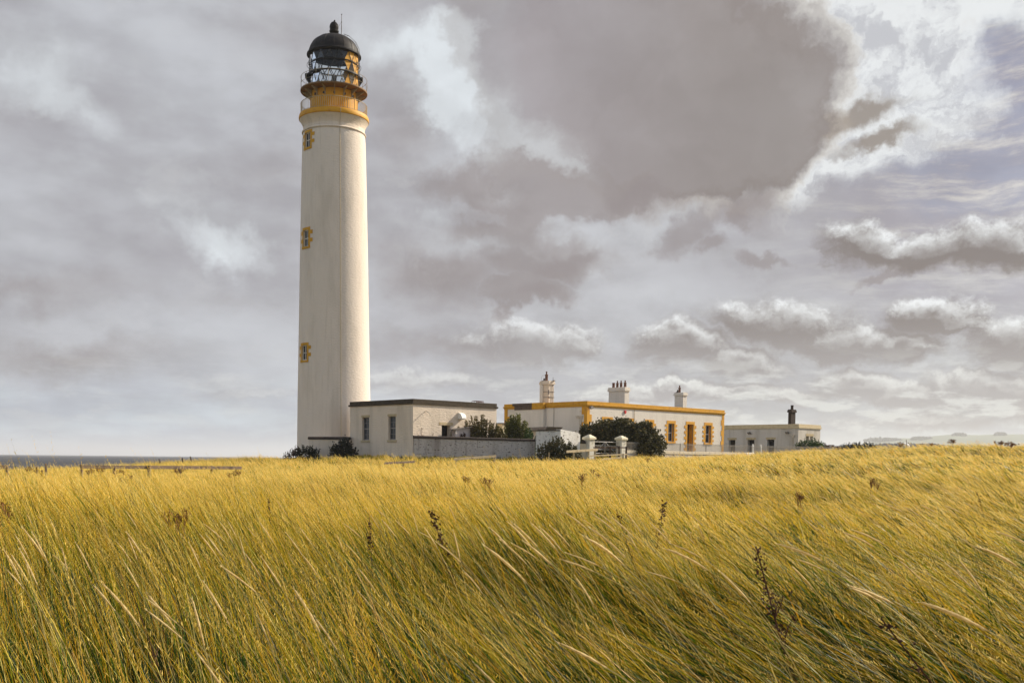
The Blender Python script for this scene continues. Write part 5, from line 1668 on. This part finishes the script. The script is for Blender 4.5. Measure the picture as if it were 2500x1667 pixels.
def tuft(name, n, rad_, h0, h1, w, seg, lean, seed, panicle=0.0, face=0.0, mat_=None):
    """n leaning blades rooted in a disc; the wind carries the tips towards -x"""
    r_ = np.random.default_rng(seed)
    V, Fc, At = [], [], []
    for i in range(n):
        th = r_.uniform(0, 6.283); rr = rad_ * math.sqrt(r_.uniform())
        x0, y0 = rr * math.cos(th), rr * math.sin(th)
        h = r_.uniform(h0, h1); L = lean * r_.uniform(.55, 1.35); sy = r_.normal() * .12
        if r_.uniform() < .05: L *= -.2; h *= .8
        stalk = r_.uniform() < panicle
        if stalk: h *= 1.12
        ya = r_.uniform(0, 3.1416) if r_.uniform() > face else r_.normal() * .5
        wd = w * r_.uniform(.6, 1.25) * (.55 if stalk else 1)
        cx, cy = math.cos(ya) * wd / 2, math.sin(ya) * wd / 2
        tone = r_.uniform(); o = len(V)
        wide = (not stalk) and r_.uniform() < .14
        if wide: cx, cy, tone, h, L = cx * 2.1, cy * 2.1, tone * .35, h * .8, L * .8
        kink = r_.uniform() < .10
        cvx = r_.uniform(1.3, 2.3)
        pts = []
        for k in range(seg + 1):
            t = k / seg
            q = t ** cvx
            zq = h * t * (1 - .22 * L * t)
            if kink and t > .55: zq -= (t - .55) * h * 1.1; q += (t - .55) * .6
            pts.append((x0 - L * h * q, y0 + sy * h * t, zq))
        for k, (px, py, pz) in enumerate(pts):
            t = k / seg; ww = (1 - t ** 2.2) * .92 + .08
            V += [(px - cx * ww, py - cy * ww, pz), (px + cx * ww, py + cy * ww, pz)]
            At += [(t, tone, 1.0 if stalk else 0.0, 1)] * 2
        for k in range(seg): Fc.append((o + 2 * k, o + 2 * k + 1, o + 2 * k + 3, o + 2 * k + 2))
        if stalk:
            A = Vector(pts[-2]).lerp(Vector(pts[-1]), .1); B_ = Vector(pts[-1])
            nn = 9
            for k in range(nn):
                c = A.lerp(B_, k / (nn - 1)); e = wd * 3.2 * (1 - .6 * k / nn)
                d1 = Vector((r_.normal() * e - e * .4, r_.normal() * e, abs(r_.normal()) * e + e * 1.6)); sd = Vector((r_.normal(), r_.normal(), r_.normal() * .3)).normalized() * wd * .5
                o2 = len(V)
                V += [tuple(c), tuple(c + d1 * .5 + sd), tuple(c + d1), tuple(c + d1 * .5 - sd)]
                At += [(1.0, min(1, tone * .4 + .55), 1.0, 1)] * 4
                Fc.append((o2, o2 + 1, o2 + 2, o2 + 3))
    me = bpy.data.meshes.new(name)
    me.from_pydata(V, [], Fc)
    ca = me.attributes.new('blade', 'FLOAT_COLOR', 'POINT')
    ca.data.foreach_set('color', np.array(At, dtype=np.float32).ravel())
    me.materials.append(mat_ or M['grass'])
    return bpy.data.objects.new(name, me)


coll = bpy.data.collections.new('grass_tufts')
NV = 6
defs = []
for lod, (n, rad_, h0, h1, w, seg, pan, face) in enumerate(((66, .15, .45, 1.08, .0050, 7, .24, .0), (72, .24, .42, .98, .0095, 5, .30, .3), (70, .55, .30, .74, .021, 3, .3, .6), (60, .40, .10, .34, .020, 3, 0, .6))):
    for k in range(NV):
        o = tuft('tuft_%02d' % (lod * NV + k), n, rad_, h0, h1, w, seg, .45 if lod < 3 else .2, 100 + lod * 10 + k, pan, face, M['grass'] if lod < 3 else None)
        coll.objects.link(o)


def half(Y): return Y * .57 + 7.5


# footprints that carry no grass
def inside_any(x, y):
    bad = np.zeros(len(x), bool)
    for F_, ex in ((A, .1), (B, .1), (C, .1)):
        dx, dy = x - F_.o.x, y - F_.o.y
        a = dx * UD.x + dy * UD.y; b = dx * VD.x + dy * VD.y
        bad |= (a > -ex) & (a < F_.Lu + ex) & (b > -ex) & (b < F_.Lv + ex)
    bad |= np.hypot(x - LX, y - LY) < 3.3
    return bad


def vnoise(x, y, f, s):
    return (np.sin(x * f + 1.7 * np.sin(y * f * .7 + s)) * np.cos(y * f * 1.1 + 1.3 * np.sin(x * f * .6 + 2 * s)) + .5 * np.sin(x * f * 2.3 + y * f * 1.7 + s)) / 1.5


def scatter(Y0, Y1, dens, lod, seed):
    r_ = np.random.default_rng(seed)
    area = (half(Y0) + half(Y1)) * (Y1 - Y0)
    n = int(area * dens * 1.25)
    y = Y0 + (Y1 - Y0) * r_.uniform(0, 1, n); x = r_.uniform(-1, 1, n) * half(Y1)
    k = np.abs(x) < half(y)
    x, y = x[k], y[k]
    k = ~inside_any(x, y); x, y = x[k], y[k]
    if lod >= 2:
        g_ = ground(x, y)
        # none in the sea, and behind the buildings only a little
        k = g_ > SEA_Z + .8; x, y = x[k], y[k]
    z = ground(x, y) - .03
    k = (vnoise(x, y, 1.9 if lod < 2 else .8, 7) + .35 * vnoise(x, y, 5.1, 4)) > r_.uniform(-1.2, -.15, len(x)); x, y, z = x[k], y[k], z[k]
    n = len(x)
    az_ = x / np.maximum(y, 1)
    # leaning harder on the right, as the wind comes round the dune
    lean_extra = .03 + .44 * np.clip((az_ + .05) / .45, -.4, 1) + .16 * vnoise(x, y, .5, 3) + r_.normal(0, .10, n)
    yaw = r_.normal(0, .30, n) + .48 * vnoise(x, y, .33, 9)
    sc_ = (1 + .24 * vnoise(x, y, .8, 1) * (1 if lod < 2 else .5) + .20 * vnoise(x, y, 2.9, 5)) * r_.uniform(.85, 1.15, n)
    idx = lod * NV + r_.integers(0, NV, n)
    # short rank sward round the foot of the walls
    if lod == 2:
        dwall = (x - A.o.x) * VD.x + (y - A.o.y) * VD.y
        near = (y > 77.5 + .10 * np.abs(x)) & (x > -22) & (x < 7.5)
        idx = np.where(near, 3 * NV + r_.integers(0, NV, n), idx)
        beyond = (y > 98 + .15 * np.maximum(x, 0)) & (x > -20)
        sc_ = np.where(beyond, sc_ * .7, sc_)
    return np.stack([x, y, z], 1), np.stack([np.zeros(n), -lean_extra, yaw], 1), sc_, idx


parts = [scatter(1.75, 4.6, 11, 0, 1), scatter(4.6, 10.5, 18, 0, 11), scatter(10, 30, 9.5, 1, 2), scatter(29, 118, 3.3, 2, 3)]
GP = np.concatenate([p[0] for p in parts]); GR = np.concatenate([p[1] for p in parts]); GS = np.concatenate([p[2] for p in parts]); GI = np.concatenate([p[3] for p in parts])


def instancer(name, pts, rots, scl, idx, collection, kind):
    me = bpy.data.meshes.new(name)
    me.from_pydata(pts.tolist(), [], [])
    a = me.attributes.new('rot', 'FLOAT_VECTOR', 'POINT'); a.data.foreach_set('vector', rots.astype(np.float32).ravel())
    a = me.attributes.new('scl', 'FLOAT', 'POINT'); a.data.foreach_set('value', scl.astype(np.float32))
    a = me.attributes.new('pick', 'INT', 'POINT'); a.data.foreach_set('value', idx.astype(np.int32))
    o = bpy.data.objects.new(name, me)
    SC.collection.objects.link(o)
    ng = bpy.data.node_groups.new(name + '_scatter', 'GeometryNodeTree')
    ng.interface.new_socket('Geometry', in_out='INPUT', socket_type='NodeSocketGeometry')
    ng.interface.new_socket('Geometry', in_out='OUTPUT', socket_type='NodeSocketGeometry')
    gi = ng.nodes.new('NodeGroupInput'); go = ng.nodes.new('NodeGroupOutput')
    ci = ng.nodes.new('GeometryNodeCollectionInfo'); ci.inputs['Collection'].default_value = collection
    ci.inputs['Separate Children'].default_value = True; ci.inputs['Reset Children'].default_value = True
    mp = ng.nodes.new('GeometryNodeMeshToPoints')
    io = ng.nodes.new('GeometryNodeInstanceOnPoints'); io.inputs['Pick Instance'].default_value = True

    def attr(nm, t):
        n_ = ng.nodes.new('GeometryNodeInputNamedAttribute'); n_.data_type = t; n_.inputs['Name'].default_value = nm
        return n_.outputs[0]
    ng.links.new(gi.outputs[0], mp.inputs[0]); ng.links.new(mp.outputs[0], io.inputs['Points'])
    ng.links.new(ci.outputs[0], io.inputs['Instance'])
    er = ng.nodes.new('FunctionNodeEulerToRotation')
    ng.links.new(attr('rot', 'FLOAT_VECTOR'), er.inputs[0]); ng.links.new(er.outputs[0], io.inputs['Rotation'])
    ng.links.new(attr('scl', 'FLOAT'), io.inputs['Scale']); ng.links.new(attr('pick', 'INT'), io.inputs['Instance Index'])
    ng.links.new(io.outputs[0], go.inputs[0])
    md = o.modifiers.new('scatter', 'NODES'); md.node_group = ng
    o['kind'] = kind
    return o


instancer('grass', GP, GR, GS, GI, coll, 'stuff')
print('tufts', len(GP))

# ------------------------------------------------------------------ pale feathery seed heads standing above the grass
def head_mat(gg):
    n_ = gg.noise(obj_co(gg), 60, 4, .7)
    c = gg.mix(gg.rng(n_, .35, .7), (.95, .80, .45), (.72, .54, .22))
    p = pbsdf(gg, c, .7, n_, .004, .2)
    tl = gg.n('ShaderNodeBsdfTranslucent', {0: c}).outputs[0]
    return gg.n('ShaderNodeMixShader', (.5, p, tl)).outputs[0]


M['head'] = mat('seed_head', head_mat)
hm_ = MB(); stm = MB()


def seed_head(x, y, top, L, ang, r_, yaw=0.0):
    """ang: lean from the vertical at the tip; head hangs along the top of a bent stalk"""
    z0 = gz(x, y)
    d = Vector((-math.cos(yaw), math.sin(yaw), 0))
    pts = []
    nseg = 22
    total = max(.35, (top - z0) * 1.25)
    # integrate the bend from upright at the root
    p = Vector((0, 0, 0)); P3 = [p.copy()]
    for k in range(nseg):
        a = ang * (.30 + 1.15 * (k / nseg) ** 1.6)
        p = p + (d * math.sin(a) + Vector((0, 0, 1)) * math.cos(a)) * (total / nseg); P3.append(p.copy())
    sc_ = (top - z0) / P3[-1].z
    P3 = [q * sc_ for q in P3]
    # place so the tip stands at (x, y, top)
    off = Vector((x, y, z0)) - Vector((P3[-1].x, P3[-1].y, 0))
    P3 = [q + off for q in P3]
    stm.tube(P3, [.0017] * len(P3), 3, cap=False)
    # head: the last length L
    acc = 0; seg_ = []
    i = len(P3) - 1
    cur = P3[-1]; seg_ = [cur]
    while acc < L and i > 0:
        dlt = (P3[i - 1] - cur).length
        if acc + dlt > L: seg_.append(cur.lerp(P3[i - 1], (L - acc) / dlt)); break
        acc += dlt; cur = P3[i - 1]; seg_.append(cur); i -= 1
    fine = []
    for a, b in zip(seg_[:-1], seg_[1:]):
        for q in (0, .34, .67): fine.append(a.lerp(b, q))
    fine.append(seg_[-1])
    n_ = len(fine)
    w0 = L * .029
    hm_.tube(fine, [max(.0012, w0 * math.sin(math.pi * min(1, (.06 + .94 * k / (n_ - 1)) ** .8)) ** .6 * random.uniform(.8, 1.15)) if k < n_ - 1 else .002 for k in range(n_)], 6)
    for k in range(0, n_ * 5):
        q = fine[random.randrange(n_)]; e = Vector(r_.normal(size=3)).normalized() * w0 * random.uniform(.8, 1.7)
        u = (fine[0] - fine[-1]).normalized() * L * .05
        sd = e.cross(u).normalized() * w0 * .22
        hm_.add([q, q + e * .6 + u + sd, q + e + u * 1.7, q + e * .6 + u - sd], [(0, 1, 2, 3)])


rh_ = np.random.default_rng(5)
# (tip px, tip py, distance, length, lean degrees) taken from the photograph's larger ones
def dist_for(px, py, h, lo=1.5, hi=100.0):
    """how far off something of height h stands when its tip shows at this height in the view"""
    for Y in np.arange(lo, hi, .1):
        q = at(px, py, Y)
        if q.z - gz(q.x, q.y) <= h: return float(Y)
    return hi


for tx, ty, Y, L, ang in (
        (58, 1291, 7.6, .30, 22), (38, 1307, 7.7, .22, 18), (80, 1302, 7.9, .24, 18), (10, 1343, 6.8, .24, 20), (28, 1354, 6.9, .22, 22), (50, 1344, 7.0, .26, 20), (12, 1385, 6.6, .16, 28), (62, 1370, 6.8, .12, 10),
        (152, 1340, 7.2, .16, 8), (186, 1327, 7.4, .24, 20), (230, 1430, 5.9, .20, 32), (250, 1424, 5.9, .36, 28), (302, 1370, 6.8, .20, 20), (362, 1452, 5.7, .26, 30), (360, 1462, 5.6, .20, 32), (362, 1492, 5.6, .20, 32),
        (310, 1300, 8.0, .22, 30), (462, 1326, 7.4, .20, 18), (490, 1306, 7.9, .2, 24), (504, 1306, 8.0, .2, 26), (586, 1314, 7.6, .16, 10), (600, 1352, 7.2, .2, 24), (545, 1385, 6.5, .24, 34), (500, 1425, 6.0, .28, 22),
        (470, 1465, 5.8, .24, 10), (480, 1592, 5.0, .22, 24), (770, 1508, 5.4, .20, 26), (640, 1362, 7.0, .22, 22), (700, 1302, 8.0, .22, 24), (732, 1288, 8.4, .2, 24), (630, 1503, 5.6, .14, 16), (720, 1440, 6.0, .30, 24),
        (1068, 1325, 7.6, .22, 34), (1186, 1334, 7.4, .38, 34), (1198, 1290, 8.4, .28, 30), (1243, 1277, 9, .32, 30), (1252, 1277, 9, .28, 32), (1304, 1283, 8.8, .28, 30), (1320, 1288, 8.8, .3, 30), (1345, 1284, 8.8, .24, 30),
        (1384, 1253, 9.6, .32, 36), (1448, 1255, 9.6, .3, 36), (1452, 1246, 9.8, .26, 36), (1430, 1312, 7.8, .42, 40), (1445, 1291, 8.6, .38, 38), (1533, 1256, 9.6, .24, 26), (1498, 1266, 9.3, .26, 32), (1280, 1322, 7.7, .28, 34),
        (1385, 1350, 7.2, .24, 46), (1370, 1365, 7.0, .22, 46), (1225, 1320, 7.8, .26, 34), (1590, 1278, 8.8, .24, 30), (1628, 1340, 7.3, .36, 44), (1640, 1327, 7.6, .24, 44), (1674, 1247, 9.8, .22, 34), (1580, 1395, 6.5, .2, 48),
        (1038, 1290, 8.8, .2, 22), (934, 1270, 9.4, .2, 26), (968, 1272, 9.2, .2, 30), (1010, 1262, 9.8, .18, 12), (1020, 1296, 8.6, .16, 40), (913, 1237, 10.6, .2, 34), (1275, 1218, 11.5, .2, 34), (1312, 1214, 11.5, .22, 20),
        (1760, 1397, 6.4, .26, 30), (1900, 1328, 7.6, .34, 48), (2062, 1300, 8.2, .30, 44), (2085, 1294, 8.4, .26, 44), (2075, 1430, 6.0, .30, 46), (2080, 1436, 6.0, .26, 46), (2250, 1470, 5.8, .40, 46), (2390, 1336, 7.4, .38, 46),
        (2310, 1235, 10.4, .24, 44), (2440, 1300, 8.2, .3, 46), (1210, 1085 + 148, 10.8, .2, 28), (2210, 1238, 10.4, .22, 40), (2250, 1233, 10.6, .26, 42), (2160, 1230, 10.8, .22, 44), (1830, 1260, 9.4, .2, 36), (1700, 1190, 13, .24, 36),
        (1370, 1570, 5.0, .22, 40), (1160, 1620, 4.8, .2, 30)):
    hh_ = rh_.uniform(.98, 1.10)
    Y = dist_for(tx, ty, hh_)
    p = at(tx, ty, Y); L = L * .60 * (1 - .25 * max(0, (5 - Y) / 3))
    seed_head(p.x, p.y, p.z, L, R(ang * 1.15), rh_, rh_.normal() * .25)
for i in range(240):
    Y = 4.5 + 34 * rh_.uniform() ** 1.1
    x = rh_.uniform(-1, 1) * Y * .52
    azp = x / Y
    seed_head(x, Y, gz(x, Y) + rh_.uniform(.80, 1.02), rh_.uniform(.10, .17), R(rh_.normal(28 + 30 * max(0, azp), 7)), rh_, rh_.normal() * .3)
o = hm_.build('seed_heads', [M['head']], recalc=False); o['kind'] = 'stuff'
o = stm.build('seed_stalks', [M['stalk']], recalc=False); o['kind'] = 'stuff'


# ------------------------------------------------------------------ dead docks and ragwort, counted one by one
def dock(base, tip, label, seed, r_=.018, clumps=60, size=.02, m_='weed', group=None, gap=0.0, bare=.3, branches=0):
    rr = np.random.default_rng(seed)
    base, tip = Vector(base), Vector(tip)
    t = empty('dead_dock', base, 0, label, 'dead plant', group)
    Lr = (tip - base)
    side = Lr.cross(Vector((0, 1, 0))).normalized()
    mid = Lr * .5 + side * Lr.length * .04
    q = lambda u: (mid * 2 * u if u < .5 else mid.lerp(Lr, (u - .5) * 2))
    st_ = MB(); st_.tube([q(u) for u in np.linspace(0, 1, 8)], [r_ * .35 * (1.1 - .7 * u) for u in np.linspace(0, 1, 8)], 5)
    hd = MB(); tips = []
    for k in range(branches):
        u = rr.uniform(bare, .8); a = q(u)
        b = a + Vector((rr.normal() * .5, rr.normal() * .4, 1)).normalized() * Lr.length * rr.uniform(.15, .3) * (1.1 - u)
        st_.tube([a, a.lerp(b, .5) + side * rr.normal() * .01, b], [r_ * .2, r_ * .15, r_ * .08], 4); tips.append((a, b))
    st_.build('stem', M[m_], t)
    for k in range(clumps):
        if tips and rr.uniform() < .45: a, b = tips[rr.integers(len(tips))]; c = a.lerp(b, rr.uniform(.2, 1))
        else:
            u = bare + (1 - bare) * rr.uniform() ** .9
            if gap and math.sin(u * 26) > 1 - gap * 2: continue
            c = q(u)
        c = c + Vector(rr.normal(size=3)) * r_ * .9
        s = size * rr.uniform(.5, 1.3)
        vs = [c + Vector(rr.normal(size=3)).normalized() * s for _ in range(5)]
        hd.add(vs, [(0, 1, 2), (0, 2, 3), (1, 3, 4), (0, 4, 2)])
    hd.build('seed_cluster', M[m_], t, recalc=False)
    return t


def on_ground(px, py, Y): p = at(px, py, Y); return p


GD = 'dead docks in the grass'
def dk(bx, by, tx, ty, Y, label, seed, hh=1.0, **k):
    Y = dist_for(tx, ty, hh)
    a = at(bx, by, Y); b = at(tx, ty, Y)
    z0 = gz(a.x, a.y)
    if a.z > z0: a = a - (b - a).normalized() * ((a.z - z0) / max(.3, (b - a).normalized().z))
    dock(a, b, label, seed, group=GD, **k)


dk(1918, 1540, 1846, 1335, 5.6, 'largest dead dock, dark seed clusters on a tall bent stem at the lower right', 1, r_=.020, clumps=420, size=.0085, bare=.25, gap=.2, branches=9)
dk(2235, 1600, 2150, 1508, 5.1, 'second large dead dock, half sunk in grass at the lower right corner', 2, r_=.014, clumps=170, size=.0075, bare=.4, gap=.2, branches=5)
dk(1075, 1300, 1052, 1246, 9.6, 'dark knobbly dock spike leaning left in the middle of the field', 3, r_=.016, clumps=120, size=.015, bare=.45)
dk(1618, 1275, 1622, 1227, 10.5, 'upright dark dock spike right of the middle of the field', 4, r_=.018, clumps=100, size=.016, bare=.45)
dk(1520, 1280, 1505, 1243, 10.2, 'small dark dock spike left of the upright one', 5, r_=.014, clumps=50, size=.013, bare=.4, gap=.3)
dk(410, 1640, 318, 1430, 5.4, 'bare branching dead stalk among the grass at the lower left', 6, r_=.009, clumps=70, size=.003, bare=.5, branches=15)
dk(905, 1285, 902, 1262, 9.8, 'tiny dark dock left of the middle of the field', 7, r_=.014, clumps=40, size=.013, bare=.4)
dk(2400, 1240, 2385, 1200, 11.5, 'small dark dock near the right edge of the field', 8, r_=.016, clumps=50, size=.014, bare=.4)
dk(660, 1245, 655, 1218, 12, 'thin brown dock standing right of the timber fence foreground', 9, r_=.014, clumps=50, size=.014, bare=.4)
dk(52, 1250, 53, 1210, 12, 'thin dark bare stalk near the left edge of the field', 10, r_=.014, clumps=22, size=.008, bare=.5)


def ragwort(px, py_top, Y, w, n, label, seed, big=1.0):
    rr = np.random.default_rng(seed)
    if Y < 60: Y = dist_for(px, py_top, .98 if Y < 30 else .92)
    c = at(px, py_top, Y); z0 = gz(c.x, c.y)
    t = empty('dead_ragwort', (c.x, c.y, z0), 0, label, 'dead plant', 'dead ragwort heads in the grass')
    h = c.z - z0
    w = w * (.36 if Y < 30 else .55); big = big * (.42 if Y < 30 else .6)
    if h < .4: h = .6
    st_ = MB(); hd = MB()
    for i in range(n):
        x = rr.uniform(-w / 2, w / 2); hh = h * rr.uniform(.84, 1.0)
        top = Vector((x, rr.normal() * .08, hh)); st_.tube([(x * .3 + .06, 0, 0), (x * .7 + .02, 0, hh * .6), top], [.005, .004, .003], 4)
        for k in range(7):
            b = top + Vector((rr.normal() * .06, rr.normal() * .06, rr.uniform(-.03, .06))) * big
            st_.tube([top - Vector((0, 0, .10)), b], .004, 3)
            for _ in range(5):
                q = b + Vector(rr.normal(size=3)) * .018 * big; s = .020 * big
                hd.add([q + Vector(rr.normal(size=3)).normalized() * s for _ in range(4)], [(0, 1, 2), (0, 2, 3), (1, 2, 3)])
    st_.build('stem', M['weed2'], t); hd.build('flower_head', M['weed2'], t, recalc=False)


for px, py, Y, w, n, big, lab in (
        (1190, 1167, 17, .55, 7, 1.2, 'widest brown ragwort cluster in the middle of the field'),
        (1138, 1158, 22, .5, 4, 1.3, 'faint brown ragwort left of the widest cluster'),
        (1417, 1157, 24, .5, 4, 1.4, 'brown ragwort tuft below the garden wall end'),
        (1454, 1150, 26, .4, 3, 1.4, 'brown ragwort tuft just right of the tuft below the wall end'),
        (77, 1143, 45, 1.0, 7, 1.8, 'brown ragwort clump between the stumps at the far left'),
        (218, 1146, 44, .5, 4, 1.6, 'brown ragwort under the left end of the rail fence'),
        (243, 1145, 44, .4, 4, 1.6, 'second brown ragwort under the left end of the rail fence'),
        (292, 1146, 44, .6, 4, 1.6, 'reddish ragwort under the second post of the rail fence'),
        (437, 1144, 46, .5, 4, 1.6, 'brown ragwort under the middle of the rail fence'),
        (300, 1166, 34, .5, 4, 1.4, 'small brown ragwort below the rail fence'),
        (316, 1161, 36, .3, 3, 1.4, 'tiny brown ragwort right beside the small one below the fence'),
        (13, 1232, 12.5, .3, 4, 1.0, 'brown ragwort head at the left edge of the field'),
        (425, 1243, 12, .3, 4, 1.0, 'orange brown ragwort head low in the left of the field'),
        (568, 1151, 38, .8, 5, 1.5, 'dark ragwort patch right of the rail fence end'),
        (2198, 1083, 64, .5, 5, 2.0, 'dark ragwort on the dune crest beside the white boulder'),
        (2325, 1074, 63, .5, 6, 2.0, 'tall dark ragwort head on the dune crest'),
        (2276, 1080, 64, .3, 3, 1.6, 'tiny ragwort on the crest left of the tall one'),
        (2440, 1078, 59, .8, 6, 2.0, 'spreading ragwort on the crest at the far right'),
        (2468, 1082, 57, .6, 6, 2.0, 'rightmost dark ragwort just under the dune crest'),
        (1955, 1200, 15, .5, 5, 1.2, 'reddish ragwort spread in the right middle of the field'),
        (2130, 1168, 19, .5, 4, 1.2, 'brown ragwort in the right of the field above the dark hollow'),
        (1585, 1118, 60, .5, 4, 1.6, 'reddish ragwort below the evergreen bush')):
    ragwort(px, py, Y, w, n, lab, int(px + Y), big * 1.2)

HAZE = .00012
# ------------------------------------------------------------------ the air
mb = MB()
mb.box(-27500, 27500, -2600, 27500, -10.5, 150.0)
hz_o = mb.build('haze', mat('sea_haze', lambda gg: gg.n('ShaderNodeBsdfTransparent').outputs[0]))
hm = hz_o.data.materials[0].node_tree
hm.nodes.clear()
pv = hm.nodes.new('ShaderNodeVolumePrincipled')
pv.inputs['Color'].default_value = (.86, .88, .92, 1)
pv.inputs['Density'].default_value = HAZE
pv.inputs['Anisotropy'].default_value = .2
ho = hm.nodes.new('ShaderNodeOutputMaterial')
hm.links.new(pv.outputs[0], ho.inputs['Volume'])
hz_o['kind'] = 'stuff'
cy.volume_bounces = 1

# explicit kinds
for o in SC.objects:
    if o.parent is None and o.get('category'): o['kind'] = 'thing'
